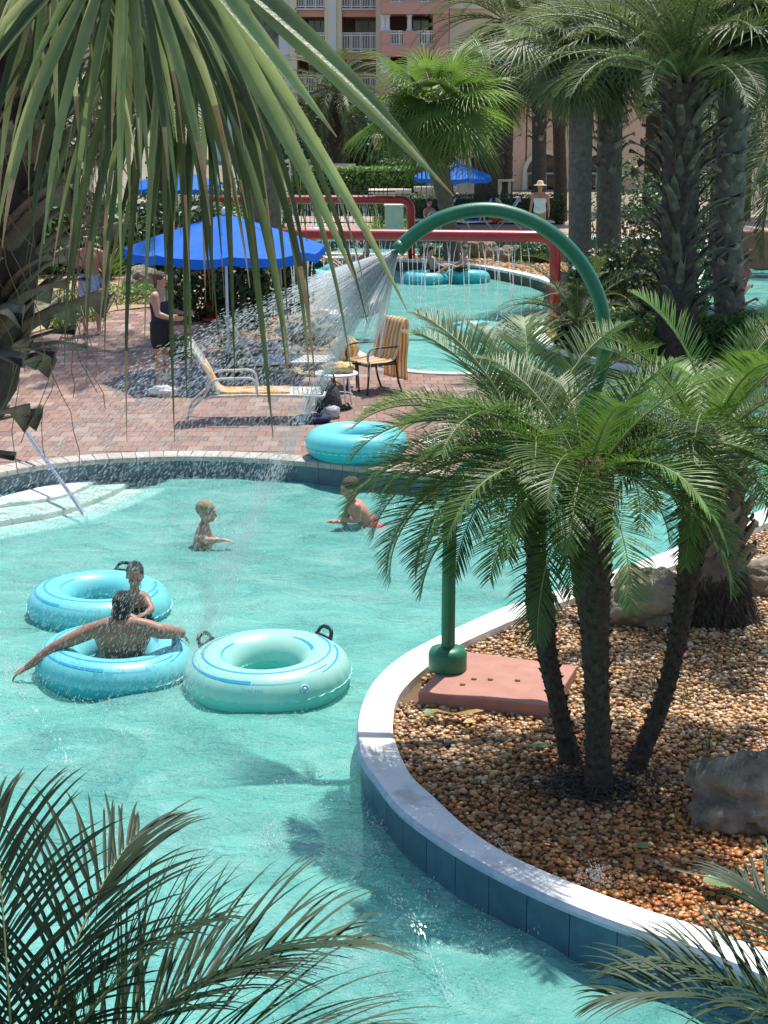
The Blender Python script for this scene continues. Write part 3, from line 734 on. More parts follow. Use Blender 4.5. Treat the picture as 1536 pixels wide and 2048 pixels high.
def place_fronds(root, top, meshes, specs, scale=(.9, 1.08), name='frond', tilt=.1):
    """meshes: list of (elev, mesh); specs: list of (azimuth, elev) — the mesh of the nearest tilt is turned about z"""
    for (az, el) in specs:
        best = sorted(meshes, key=lambda m: abs(m[0] - el) + rnd(0, .12))[0]
        o = link(name, best[1], root); s = rnd(*scale); o.scale = (s, s, s)
        o.location = top + Vector((math.cos(az) * .04, math.sin(az) * .04, rnd(-.06, .06)))
        o.rotation_euler = (rnd(-tilt, tilt), rnd(-tilt, tilt), az)
def crown_specs(n, lo, hi, seed, power=1.0):
    r_ = random.Random(seed); out = []
    for i in range(n):
        u = ((i + .5) / n) ** power; out.append((i * 2.39996 + r_.uniform(-.25, .25), hi + (lo - hi) * u + r_.uniform(-.08, .08)))
    return out

# --- three pygmy date palms on the island (multi-stem clump, each stem a palm)
pyg = []
for i, el in enumerate([-.5, -.2, .05, .3, .55, .8, 1.05, 1.3]):
    for v in range(2):
        pyg.append((el, feather_mesh('frond', rnd(1.08, 1.25), 62, .29, .0064, el, 1.45 if el < 1 else .9, 100 + i * 7 + v, [M['leafp'], M['rachis']], True, vee=.42, droop=.45, seg=4, rr=.011, sweep=.75)))
pygdead = feather_mesh('dead_frond', .7, 26, .22, .006, -1.0, .5, 55, [M['dead'], M['dead']], False, vee=-.1, droop=.6, messy=.4)
pyglit = feather_mesh('frond', 1.05, 50, .28, .009, 1.2, .5, 77, [M['dry'], M['rachis']], True, vee=.3, droop=.1, rr=.011)
def pygmy(label, base, mid, top, r0, r1, nf, seed, extra=(), knob=230, rads=None):
    root = thing('pygmy_date_palm', label, 'palm tree', base, group='pygmy date palms in the pebble bed')
    B = Vector(base); b, pts, rr = trunk_mb([Vector((0, 0, -.1)), Vector(mid) - B, Vector(top) - B], rads or [r0 * 1.25, r0, r0, (r0 + r1) / 2, r1 * 1.3, r1 * 1.55], 12, seed=seed, fine=60, bump=.1)
    r_ = random.Random(seed); n = len(pts)
    for k in range(knob):                             # pointed leaf scars round the stem
        t = (k + .5) / knob * .96; i = int(t * (n - 1)); a = k * 2.39996; q = pts[i]; d = Vector((math.cos(a), math.sin(a), 0)); w = Vector((-d.y, d.x, 0)); s = rr[i] / .07
        h = r_.uniform(.018, .04) * (1 + 1.0 * max(0, t - .7)); c = q + d * rr[i] * .85
        b.add([c - w * .018 * s + Vector((0, 0, -.012)), c + w * .018 * s + Vector((0, 0, -.012)), c + Vector((0, 0, .03)), c + d * h + Vector((0, 0, h * .9))], [(0, 1, 3), (1, 2, 3), (2, 0, 3)])
    b.obj('trunk', M['barkdk'], root, smooth=False)
    T = pts[-1]; fb = MB()
    for k in range(150):                              # brown fibre collar under the crown
        a = r_.uniform(0, 6.28); z = r_.uniform(-.42, .05); rad = rr[-1] * r_.uniform(.9, 1.25); d = Vector((math.cos(a), math.sin(a), 0)); w = Vector((-d.y, d.x, 0)) * .007; c = T + d * rad + Vector((0, 0, z)); e = c + d * r_.uniform(.0, .07) + Vector((0, 0, -r_.uniform(.08, .22)))
        fb.add([c - w, c + w, e], [(0, 1, 2)])
    fb.obj('fibre', M['fibre'], root, smooth=False)
    hb = MB()
    for k in range(26):                               # frond bases bundled in the heart
        a = k * 2.4; d = Vector((math.cos(a), math.sin(a), 0)); hb.tube([T + d * rr[-1] * .9 + Vector((0, 0, -.1)), T + d * rr[-1] * .9 + Vector((0, 0, .06)), T + d * .06 + Vector((0, 0, .2))], [.022, .018, .01], 5)
    hb.obj('crown_heart', M['fibre'], root)
    place_fronds(root, T + Vector((0, 0, .08)), pyg, crown_specs(nf, -.05, 1.15, seed, .8))
    for (az, el) in extra: place_fronds(root, T + Vector((0, 0, .08)), pyg, [(az, el)], (1.02, 1.12))
    for k in range(5): o = link('dead_frond', pygdead, root); o.location = T + Vector((0, 0, -.04)); o.rotation_euler = (0, 0, rnd(0, 6.28)); o.scale = (.55,) * 3
    return root, T + B
G0 = IZ - .07
b1, b2, b3 = W(1150, 1528, G0), W(1200, 1582, G0), W(1256, 1545, G0)
pygmy('pygmy date palm stem with a knobbly bulge, leaning over the pink slab', b1, WD(1085, 1250, b1.y + .05), WD(1062, 940, b1.y + .15), .062, .055, 27, 31, [(3.1, .1), (3.3, .35), (2.9, -.1), (3.5, .0), (2.6, .2), (2.4, .95), (1.9, 1.1), (2.8, .75), (1.5, 1.1)], rads=[.08, .06, .056, .06, .092, .06, .075, .09])
pygmy('thickest pygmy date palm stem, upright in the middle of the clump', b2, WD(1190, 1270, b2.y), WD(1172, 975, b2.y + .1), .075, .10, 29, 32, [(3.4, .1), (2.5, .75), (2.2, .9)])
pygmy('slender pygmy date palm stem leaning away towards the tan boulder', b3, WD(1345, 1330, b3.y + .25), WD(1412, 915, b3.y + .55), .055, .075, 29, 33, [(0, .2), (-.3, .3), (.3, .4), (-.6, .1)])

mm_ = MB(); r_ = random.Random(8)                   # dark mulch and old fibre at the foot of the stems
for k in range(1500):
    c = W(1180, 1578, G0) + Vector((r_.gauss(0, .17), r_.gauss(0, .13), r_.uniform(.0, .045))); a = r_.uniform(0, 6.28); l = r_.uniform(.01, .05); w = r_.uniform(.003, .008); d = Vector((math.cos(a) * l, math.sin(a) * l, r_.uniform(-.01, .02))); e = Vector((-math.sin(a) * w, math.cos(a) * w, 0))
    mm_.add([c - d - e, c - d + e, c + d + e, c + d - e], [(0, 1, 2, 3)])
tag(mm_.obj('mulch', M['barkdk'], smooth=False), 'dark fibrous mulch round the feet of the three pygmy palm stems', 'mulch', kind='stuff')
# --- thick rooted palm behind them
def rooted_palm():
    base = W(1428, 1235, G0); root = thing('thick_palm', 'thick grey palm trunk with a dark mat of roots at its foot', 'palm tree', base)
    b, pts, rr = trunk_mb([(0, 0, -.1), (-.02, 0, .5), (-.06, .05, 1.5)], [.27, .25, .24, .25], 18, seed=3, bump=.05, fine=30); b.obj('trunk', M['barkg'], root)
    rb = MB(); r_ = random.Random(4)
    for k in range(2600):
        a = r_.uniform(0, 6.28); z = r_.uniform(.0, .46); rad = .24 + max(0, .40 - z) * .36 * r_.uniform(.5, 1); d = Vector((math.cos(a), math.sin(a), 0)); w = Vector((-d.y, d.x, 0)) * r_.uniform(.004, .010); c = d * rad + Vector((0, 0, z)); e = c + d * r_.uniform(.0, .10) + w * r_.uniform(-6, 6) + Vector((0, 0, -r_.uniform(.03, .16))); rb.add([c - w, c + w, e + w * .4], [(0, 1, 2)])
    rb.tube([(0, 0, -.08), (0, 0, .1), (0, 0, .26), (0, 0, .36)], [.36, .33, .27, .22], 18)
    rb.obj('root_mat', M['barkdk'], root, smooth=False)
    bm_ = [boot_mesh('leaf_base', .26, .11, M['boot'], .25, True, s, .02, .3) for s in range(3)]
    for k in range(60):
        t = k / 60; a = k * 2.39996; z = .36 + t * 1.1; q = Vector((-.06 * t, .05 * t, z)) + Vector((math.cos(a), math.sin(a), 0)) * .22
        o = link('leaf_base', bm_[k % 3], root); o.location = q; o.rotation_euler = (0, 0, a)
    place_fronds(root, Vector((-.06, .05, 1.6)), pyg, crown_specs(16, .1, 1.2, 5), (1.1, 1.3))
rooted_palm()

# --- date palm with a rough, boot-covered trunk on the far bank
dat = []
for i, el in enumerate([-.6, -.25, .1, .45, .8, 1.15]):
    for v in range(2):
        dat.append((el, feather_mesh('frond', rnd(2.7, 3.1), 70, .46, .011, el, 1.15, 200 + i * 5 + v, [M['leafd'], M['rachis']], False, vee=.45, droop=.35, seg=3, rr=.035, sweep=.95, messy=.2)))
datboot = [boot_mesh('leaf_base', .78, .075, M['bootd'], .60, s % 2 == 1, 20 + s, .03, .55) for s in range(4)]
def date_palm(label, base, H, r, nf, seed, nboot, sc=1.0, fscale=(.9, 1.1), lo=-.5, group=None, meshes=None, leanx=0, bootm=None, bark='bark', bz=.0):
    root = thing('date_palm', label, 'palm tree', base, group=group)
    b, pts, rr = trunk_mb([(0, 0, -.15), (leanx * .4, 0, H * .5), (leanx, 0, H)], [r * 1.1, r, r, r * 1.05, r * 1.1], 16, seed=seed, fine=50, bump=.07); b.obj('trunk', M[bark], root)
    for k in range(nboot):
        t = (k + .5) / nboot; a = k * 2.39996 + rnd(-.3, .3); z = bz + t * (H - bz) + rnd(-.06, .06); o = link('leaf_base', random.choice(bootm or datboot), root); s = sc * rnd(.55, 1.2)
        o.location = Vector((leanx * (z / H), 0, z)) + Vector((math.cos(a), math.sin(a), 0)) * r * .88; o.rotation_euler = (rnd(-.1, .1), rnd(-.22, .25), a); o.scale = (s, s * 1.1, s)
    if nf: place_fronds(root, Vector((leanx, 0, H)), meshes or dat, crown_specs(nf, lo, 1.3, seed, .85), fscale)
    return root
pb_ = W(1352, 712, DZ)
date_palm('big date palm with a rough trunk of split leaf bases on the far bank', pb_, 4.35, .29, 52, 41, 150, 1.0, (.85, 1.08), .3, leanx=-.08)

# --- cabbage palms (fan fronds)
sab = []; sab2 = []
for i, el in enumerate([-.7, -.35, 0, .35, .7, 1.1]):
    sab.append((el, fan_mesh('frond', rnd(.95, 1.15), 40, el, 300 + i, [M['leafs'], M['rachis']], pet=rnd(.45, .95), droop=1.9, free=.3, cup=.6, seg=7)))
    sab2.append((el, fan_mesh('frond', rnd(.95, 1.15), 34, el, 350 + i, [M['leafs2'], M['rachis']], pet=rnd(.45, .95), droop=2.0, free=.3, cup=.6, seg=7)))
sabboot = [boot_mesh('leaf_base', .34, .10, M['boot'], .45, True, 30 + s, .02, .45) for s in range(3)]
def sabal(label, base, path, rads, nf, seed, meshes, nboot=40, b0=.55, sc=1.0, lo=-.9, bark='bark', group='cabbage palms round the pools', bsc=1.0, hi=1.35):
    root = thing('cabbage_palm', label, 'palm tree', base, group=group); B = Vector(base)
    b, pts, rr = trunk_mb([Vector((0, 0, -.15))] + [Vector(p) - B for p in path], rads, 14, seed=seed, fine=40, bump=.05); b.obj('trunk', M[bark], root)
    n = len(pts)
    for k in range(nboot):
        t = b0 + (1 - b0) * (k + .5) / nboot; i = min(int(t * (n - 1)), n - 1); a = k * 2.39996; s = bsc * rnd(.8, 1.2)
        o = link('leaf_base', random.choice(sabboot), root); o.location = pts[i] + Vector((math.cos(a), math.sin(a), 0)) * rr[i] * .85; o.rotation_euler = (0, rnd(-.1, .3), a); o.scale = (s, s, s)
    if nf: place_fronds(root, pts[-1], meshes, crown_specs(nf, lo, hi, seed, .9), (.75 * sc, 1.12 * sc), tilt=.38)
    return root
# sunlit one by the blue umbrella
bb = WD(905, 500, 43.5); bb.z = DZ
sabal('sunlit cabbage palm with a slightly bent trunk beside the far blue umbrella', bb, [WD(897, 440, 43.5), WD(878, 330, 43.5), WD(866, 205, 43.5)], [.22, .20, .20, .26, .42, .50], 54, 51, sab, 80, .58, 1.3, -.55, 'barkg')
bb = WD(972, 452, 56); bb.z = DZ
sabal('cabbage palm with a dark stout trunk behind the far umbrella', bb, [WD(972, 330, 56), WD(970, 170, 56)], [.40, .38, .42], 40, 52, sab, 60, .5, 1.3, -.6)
bb = WD(1078, 452, 54); bb.z = DZ
sabal('cabbage palm with hanging grey skirt in front of the salmon archway', bb, [WD(1078, 330, 54), WD(1080, 110, 54)], [.24, .22, .26], 40, 53, sab2, 40, .5, 1.4, -.9)
bb = WD(1120, 452, 57); bb.z = DZ
sabal('cabbage palm with a thin dark trunk right beside the archway', bb, [WD(1120, 330, 57), WD(1110, 60, 57)], [.24, .2, .22], 32, 54, sab2, 30, .5, 1.4, -.9)
bb = W(1160, 598, DZ)
sabal('tall smooth grey cabbage palm trunk behind the red frame post', bb, [WD(1160, 400, bb.y), WD(1163, 100, bb.y)], [.26, .23, .24, .24], 34, 55, sab2, 16, .8, 1.2, -1.0, 'barkg')
bb = W(1215, 590, DZ)
sabal('tall grey cabbage palm trunk with hanging dead boots beside its smooth twin', bb, [WD(1218, 400, bb.y), WD(1222, 60, bb.y)], [.28, .26, .26, .28], 34, 56, sab2, 50, .45, 1.25, -1.0, 'barkg')
bb = W(1475, 700, DZ)
sabal('cabbage palm with a criss-cross lattice of boots by the right hand pool', bb, [WD(1456, 560, bb.y + .2), WD(1462, 330, bb.y + .3), WD(1475, 60, bb.y + .3)], [.27, .25, .25, .26], 34, 57, sab2, 90, .1, 1.25, -.6, 'barkg', bsc=.9)
bb = WD(1600, 560, 36); bb.z = DZ
sabal('grey green cabbage palm filling the corner past the right hand pool', bb, [WD(1590, 300, 36), WD(1580, 40, 36)], [.28, .25, .26], 40, 58, sab2, 30, .5, 1.6, -1.0)

# dark date palm in front of the hotel, tall left trunk
drk = [(el, feather_mesh('frond', rnd(2.2, 2.6), 46, .42, .016, el, 1.3, 400 + i, [M['leafd'], M['rachis']], False, vee=.4, droop=.5, seg=3, rr=.03)) for i, el in enumerate([-.6, -.2, .2, .6, 1.0])]
bb = WD(672, 350, 72); bb.z = .25
date_palm('dark feathery date palm standing in front of the hotel balconies', bb, WD(672, 175, 72).z - .25, .32, 56, 61, 60, 1.0, (1.0, 1.3), -.9, meshes=drk)
bb = W(533, 632, DZ)
rt = date_palm('tall bark-textured date palm trunk rising past the blue umbrella', bb, WD(520, -830, bb.y).z - DZ, .27, 40, 62, 150, .42, (1.2, 1.4), -.7, leanx=.15, meshes=dat, bark='barkg')
bb = WD(330, 480, 46); bb.z = DZ
date_palm('date palm behind the hanging fan leaves at the left', bb, 5.2, .3, 44, 63, 50, .6, (1.0, 1.3), -1.0, meshes=drk)
bb = WD(120, 480, 48); bb.z = DZ
date_palm('date palm deep in the left hand garden', bb, 4.4, .3, 46, 64, 40, .6, (1.1, 1.4), -1.0, meshes=drk)
bb = WD(1300, 470, 62); bb.z = DZ
date_palm('pale feathery palm far behind the big date palm', bb, 6.5, .3, 50, 65, 40, .6, (1.4, 1.7), -1.0, meshes=drk)
bb = WD(1480, 470, 58); bb.z = DZ
date_palm('feathery palm beyond the right hand pool deck', bb, 4.6, .3, 50, 66, 40, .6, (1.4, 1.7), -1.0, meshes=drk)
bb = WD(1010, 300, 66); bb.z = .3
date_palm('grey green date palm crown above the pale pink arcade', bb, WD(1010, 60, 66).z, .3, 54, 67, 40, .6, (1.3, 1.6), -.9, meshes=drk)
bb = W(1250, 735, DZ)
date_palm('young feather palm arching at the foot of the big date palm', bb + Vector((-.6, 1.5, 0)), .5, .12, 24, 68, 12, .4, (.45, .6), 0, meshes=dat)
bb = WD(1640, 600, 33); bb.z = DZ
date_palm('date palm with hanging fronds past the edge of the right hand pool', bb, 4.0, .26, 50, 71, 50, .7, (1.0, 1.3), -.8, meshes=dat)
bb = WD(1430, 520, 44); bb.z = DZ
date_palm('slim date palm behind the lattice boot trunk', bb, 3.6, .2, 40, 72, 40, .5, (.8, 1.0), -.9, meshes=dat)
date_palm('young feather palm beside the green arch', W(1180, 640, DZ), .3, .1, 18, 69, 8, .35, (.5, .65), .1, meshes=dat)

# --- the fan palm beside the viewer
def near_fan_palm():
    Y = 5.0; base = WD(-420, 1300, Y); base.z = .25
    root = thing('fan_palm', 'big fan palm with a shaggy trunk of old leaf bases beside the viewer', 'palm tree', base); B = Vector(base)
    path = [Vector((0, 0, -.2)), Vector((WD(-250, 1050, Y).x - B.x, 0, 2.95)), WD(-105, 760, Y) - B, WD(-45, 450, Y) - B, WD(10, 150, Y) - B, WD(50, -60, Y) - B]
    b, pts, rr = trunk_mb(path, [.22, .21, .20, .20, .20, .18], 18, seed=9, fine=60, bump=.04); b.obj('trunk', M['bark'], root)
    n = len(pts)
    bms = [boot_mesh('leaf_base', rnd(.45, .6), .052, M['boot'], rnd(.35, .65), s % 2 == 0, 60 + s, .014, rnd(.3, .6)) for s in range(6)]
    zlow = (WD(0, 1010, Y) - B).z; tlow = min(i for i in range(n) if pts[i].z > zlow) / (n - 1)
    for k in range(270):
        t = tlow + (1 - tlow) * (k + .5) / 270; i = min(int(t * (n - 1)), n - 1); a = k * 2.39996; s = rnd(.5, .85)
        o = link('leaf_base', random.choice(bms), root); o.location = pts[i] + Vector((math.cos(a), math.sin(a), 0)) * rr[i] * .8; o.rotation_euler = (rnd(-.45, .45), rnd(-.05, .4), a); o.scale = (s, s, s)
    fb = MB(); r_ = random.Random(2)
    for k in range(120):
        t = r_.uniform(tlow + .1, 1); i = int(t * (n - 1)); a = r_.uniform(-2.4, .6); p = pts[i] + Vector((math.cos(a), math.sin(a), 0)) * .3; d = Vector((r_.uniform(-.2, .3), r_.uniform(-.2, .2), -1)); q = [p]
        for j in range(7): d = (d + Vector((r_.uniform(-.4, .4), r_.uniform(-.4, .4), -.1))).normalized(); q.append(q[-1] + d * r_.uniform(.03, .07))
        fb.tube(q, [.0016] * 8, 3)
    fb.obj('fibre', M['dry'], root)
    def blade(par, hub, dr, nrm, l, w0, r0, droop, m, seg=16, twist=0):
        b = MB(); q = hub.copy(); dv = dr.normalized(); rows = []; nv = nrm.copy()
        for j in range(seg + 1):
            tt = j / seg; s = l * tt
            if s < r0: w = max(.002, w0 * s / r0)
            else: w = w0 * max(0, 1 - ((s - r0) / (l - r0)) ** 1.5) ** .85
            w = max(w, .0012)
            nv = (nv - dv * nv.dot(dv)).normalized(); sv = dv.cross(nv).normalized()
            if twist: a = twist * tt; sv2 = sv * math.cos(a) + nv * math.sin(a); nv2 = nv * math.cos(a) - sv * math.sin(a)
            else: sv2, nv2 = sv, nv
            rows.append([q - sv2 * w + nv2 * w * .45, q - nv2 * w * .15, q + sv2 * w + nv2 * w * .45])
            q = q + dv * (l / seg); dv = (dv + Vector((0, 0, -1)) * droop * max(0, tt - .2) * 2.6 / seg).normalized()
        vs_ = [v for rw in rows for v in rw]
        for j in range(seg):
            b.mi = 1 if m[1] and j / seg > m[1] else 0
            b.add([v for rw in rows[j:j + 2] for v in rw], [(0, 1, 4, 3), (1, 2, 5, 4)])
        o = b.obj('blade', [m[0], M['dry']], par)
        import bmesh
        bm = bmesh.new(); bm.from_mesh(o.data); bmesh.ops.remove_doubles(bm, verts=bm.verts, dist=1e-5); bm.to_mesh(o.data); bm.free()
    def fan(hubpx, Yh, nb, a0, a1, L, seed, depth, droop, dry=.25, wmul=1.0, pal=('leaff',)):
        r_ = random.Random(seed); hub = WD(hubpx[0], hubpx[1], Yh) - B
        fr = MB(); top = pts[-1]; fr.tube(catmull([top + Vector((0, 0, -.1)), top.lerp(hub, .5) + Vector((0, 0, .12)), hub], 6), .016, 7)
        f = fr.obj('frond', M['rachis'], root)
        dth = (a1 - a0) / nb
        for k in range(nb):
            a = a0 + dth * (k + .5 + r_.uniform(-.35, .35)); edge_ = abs((k + .5) / nb - .5) * 2
            out = math.cos((a - (a0 + a1) / 2)) * depth
            dr = Vector((math.cos(a), -out + r_.uniform(-.12, .12) + (.22 if k % 2 else -.1), math.sin(a)))
            nrm = Vector((math.cos(a) * .2 + r_.uniform(-.3, .3), -1, .45))
            l = L * r_.uniform(.62, 1.08) * (1 - .15 * edge_); r0 = l * r_.uniform(.32, .40)
            blade(f, hub, dr, nrm, l, r0 * math.tan(abs(dth) / 2) * .95 * wmul, r0, droop * r_.uniform(.35, 1.6), (M[r_.choice(pal)], r_.uniform(.66, .9) if r_.random() < dry else 0), twist=r_.uniform(-1.2, 1.2))
        return f
    fan((340, -130), 4.05, 34, R(-126), R(-54), 1.16, 2, .05, 2.2, .4, 1.6, ('leaff_shade', 'leaff_shade', 'leaff_shade', 'leaff'))
    fan((420, -120), 4.2, 28, R(-125), R(-60), 1.2, 4, .0, 2.4, .35, 1.5, ('leaff_shade', 'leaff_shade', 'leaff_shade', 'leaff'))
    fan((-30, -190), 3.7, 24, R(-182), R(-70), .60, 3, .2, 1.6, .5, 1.4, ('leaff', 'leaff_shade', 'leaff_shade'))
    fan((110, -170), 3.6, 24, R(-150), R(-50), .62, 6, .2, 2.0, .5, 1.3, ('leaff', 'leaff_lit', 'leaff_shade'))
    fan((260, -140), 3.65, 30, R(-165), R(-40), .66, 7, .2, 1.5, .4, 1.7, ('leaff_shade', 'leaff_shade', 'leaff'))
    A = fan((255, -180), 3.45, 28, R(-158), R(-48), .70, 1, .25, 1.8, .55, 1.4, ('leaff', 'leaff', 'leaff_lit', 'leaff_lit', 'leaff_shade'))
    hub = WD(300, -200, 3.5) - B                      # stiff blades reaching right
    for (tx, ty, Yt, w, dr_) in [(868, 388, 3.3, .019, .12), (790, 372, 3.2, .020, .35), (650, 270, 3.1, .018, .1), (640, 560, 3.4, .021, .45), (700, 500, 3.7, .02, .3), (745, 640, 3.8, .018, .4)]:
        d = WD(tx, ty, Yt) - B - hub; l = d.length * 1.04
        blade(A, hub, d + Vector((0, 0, .16 * l * dr_ * 3)), Vector((-.2, -1, .6)), l, w, l * .38, dr_, (M['leaff'], .9), twist=rnd(-.5, .5))
near_fan_palm()

# --- feather fronds rising from below, beside the viewer
def near_feather(label, base, specs, seed, trunk_r=.07, L=1.5):
    root = thing('feather_palm', label, 'palm tree', (base.x, base.y, .25)); T = Vector((0, 0, base.z - .25))
    b, pts, rr = trunk_mb([(0, 0, -.1), T * .5, T], [trunk_r, trunk_r, trunk_r * 1.2], 12, seed=seed, fine=30, bump=.08); b.obj('trunk', M['barkdk'], root)
    for i, (az, el, l, bend) in enumerate(specs):
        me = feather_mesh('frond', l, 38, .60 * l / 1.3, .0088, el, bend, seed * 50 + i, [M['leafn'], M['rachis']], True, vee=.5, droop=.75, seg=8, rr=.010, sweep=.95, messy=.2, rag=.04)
        o = link('frond', me, root); o.location = T; o.rotation_euler = (0, 0, az)
nb = WD(40, 2330, 4.6)
near_feather('dark feathery palm whose fronds rise from below in front of the water', nb, [(R(20), .95, 1.35, 1.2), (R(-10), .9, 1.4, 1.5), (R(70), 1.15, 1.2, 1.0), (R(105), 1.3, 1.15, .6), (R(150), 1.2, 1.1, .7), (R(-45), .95, 1.1, 1.2), (R(40), .85, 1.15, 1.4), (R(190), 1.0, 1.2, 1.2), (R(-75), .8, 1.0, 1.3), (R(0), 1.3, 1.1, .9), (R(-22), .8, 1.5, 1.3)], 7)
nb2 = WD(1760, 2200, 4.8)
near_feather('feathery palm at the corner of the blue tiled wall', nb2, [(R(150), .75, .95, 1.2), (R(175), .8, 1.0, 1.1), (R(120), 1.0, .9, 1.0), (R(200), .6, .95, 1.2), (R(60), 1.0, 1.0, 1.2), (R(0), .8, 1.0, 1.2)], 8)

# --- shrubs, hedges, ground cover
def leaf_cloud(name, test_r, n, size, m, seed, shape='ell', asp=.45, up=.3):
    r_ = np.random.default_rng(seed)
    if shape == 'ell':
        u = r_.normal(size=(n, 3)); u /= np.linalg.norm(u, axis=1)[:, None]; rad = r_.uniform(.45, 1, n) ** .4
        lump = np.array([1 + .28 * noise.noise(Vector(tuple(q * 2.2)) + Vector((seed, 0, 0))) for q in u]); P = u * rad[:, None] * lump[:, None] * np.array(test_r); nrm = u
    else:
        P = (r_.uniform(-1, 1, (n, 3))) * np.array(test_r); face = r_.integers(0, 5, n); nrm = np.zeros((n, 3))
        for f, (ax, sg) in enumerate([(2, 1), (1, -1), (1, 1), (0, -1), (0, 1)]):
            k = face == f; P[k, ax] = sg * test_r[ax] * (1 - r_.uniform(0, .12, k.sum())) + r_.normal(0, .02, k.sum()); nrm[k, ax] = sg
    nn = nrm + r_.normal(0, .6, (n, 3)) + np.array([0, 0, up]); nn /= np.linalg.norm(nn, axis=1)[:, None]
    t = r_.normal(size=(n, 3)); t -= nn * (t * nn).sum(1)[:, None]; t /= np.linalg.norm(t, axis=1)[:, None]; s = np.cross(nn, t)
    l = r_.uniform(.6, 1.2, n)[:, None] * size
    V = np.stack([P - t * l * .5, P + s * l * asp * .5, P + t * l * .5, P - s * l * asp * .5], 1).reshape(-1, 3)
    F = np.arange(n * 4).reshape(n, 4); return np_mesh(name, V, F, m, False)
def shrub(label, c, r, n, size, m, seed, group=None, cat='shrub', nm='shrub'):
    root = thing(nm, label, cat, (c[0], c[1], DZ), group=group); z = c[2] - DZ
    o = link('foliage', leaf_cloud('foliage', r, n, size, M[m], seed), root); o.location = (0, 0, z)
    b = MB(); r_ = random.Random(seed)
    for k in range(7):
        a = r_.uniform(0, 6.28); b.tube([(0, 0, -.05), (math.cos(a) * r[0] * .3, math.sin(a) * r[1] * .3, z * .5), (math.cos(a) * r[0] * .6, math.sin(a) * r[1] * .6, z + r[2] * .4)], [.02, .012, .005], 5)
    b.obj('stem', M['twig'], root)
    return root
def strap(label, c, n, l, w, m, seed, group=None, nm='strap_leaf_plant', spread=.9, cat='plant'):
    root = thing(nm, label, cat, c, group=group); r_ = random.Random(seed); b = MB()
    for k in range(n):
        a = r_.uniform(0, 6.28); e = r_.uniform(.5, 1.4); d = Vector((math.cos(a) * math.cos(e), math.sin(a) * math.cos(e), math.sin(e))); q = Vector((r_.uniform(-.06, .06), r_.uniform(-.06, .06), -.02)); ll = l * r_.uniform(.7, 1.1); rows = []
        for j in range(6):
            t = j / 5; ww = w * (1 - t ** 2) + .0008; sv = Vector((-math.sin(a), math.cos(a), 0)); rows += [q - sv * ww, q + sv * ww]; q = q + d * ll / 5; d = (d + Vector((0, 0, -1)) * spread * (.1 + t) * .45).normalized()
        b.add(rows, [(2 * j, 2 * j + 1, 2 * j + 3, 2 * j + 2) for j in range(5)])
    b.obj('foliage', M[m], root); return root
def at(px, py, z=DZ): return W(px, py, z)
def gz(px, py, h): p = at(px, py); return (p.x, p.y, DZ + h)
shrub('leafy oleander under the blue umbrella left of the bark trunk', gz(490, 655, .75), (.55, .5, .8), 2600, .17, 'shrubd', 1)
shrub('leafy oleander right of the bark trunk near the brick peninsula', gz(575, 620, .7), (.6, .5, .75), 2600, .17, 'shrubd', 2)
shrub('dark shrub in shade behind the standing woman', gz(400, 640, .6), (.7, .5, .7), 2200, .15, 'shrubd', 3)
shrub('low bright ground cover edging the brick path', gz(240, 605, .12), (1.5, .6, .28), 4200, .07, 'shrubl', 4)
shrub('low pale ground cover beside the standing man', gz(130, 640, .10), (.8, .5, .22), 2200, .07, 'shrubl', 5)
shrub('small green plant at the path corner by the shaggy trunk', gz(128, 655, .1), (.25, .25, .22), 500, .09, 'shrubl', 6)
shrub('low green shrub at the heels of the standing woman', gz(350, 715, .12), (.35, .3, .25), 900, .08, 'shrub', 7)
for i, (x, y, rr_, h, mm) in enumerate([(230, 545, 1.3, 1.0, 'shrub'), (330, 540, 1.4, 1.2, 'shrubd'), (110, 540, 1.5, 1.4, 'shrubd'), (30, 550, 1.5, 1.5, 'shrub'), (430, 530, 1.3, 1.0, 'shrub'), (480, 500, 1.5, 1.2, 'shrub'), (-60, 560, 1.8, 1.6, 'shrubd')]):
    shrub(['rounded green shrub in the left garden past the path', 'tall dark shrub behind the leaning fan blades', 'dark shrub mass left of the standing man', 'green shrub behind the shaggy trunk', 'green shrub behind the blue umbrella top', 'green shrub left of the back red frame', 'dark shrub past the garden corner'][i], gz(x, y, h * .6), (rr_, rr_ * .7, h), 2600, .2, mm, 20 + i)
strap('spiky bright cycad rosette under the umbrella', at(455, 705), 46, .75, .014, 'shrub', 3)
strap('pale strappy plant beside the umbrella pole', at(480, 738), 40, .5, .012, 'shrubl', 5)
strap('palmetto with bright green fan blades beyond the standing man', at(215, 560), 70, 1.1, .03, 'shrubl', 6)
shrub('round clipped bush beside the beige utility box', gz(780, 468, .55), (.55, .5, .65), 2600, .1, 'shrub', 31)
strap('tuft of yellow green grass left of the clipped bush', at(748, 476), 120, .9, .012, 'shrubl', 32)
strap('tuft of yellow green grass right of the clipped bush', at(800, 476), 120, .8, .012, 'shrubl', 33)
shrub('trailing green shrub spilling over the gravel strip', gz(1070, 522, .2), (.55, .5, .32), 2400, .09, 'shrub', 34)
shrub('small green shrub by the back channel under the water curtain', gz(870, 512, .12), (.5, .4, .22), 1200, .09, 'shrub', 35)
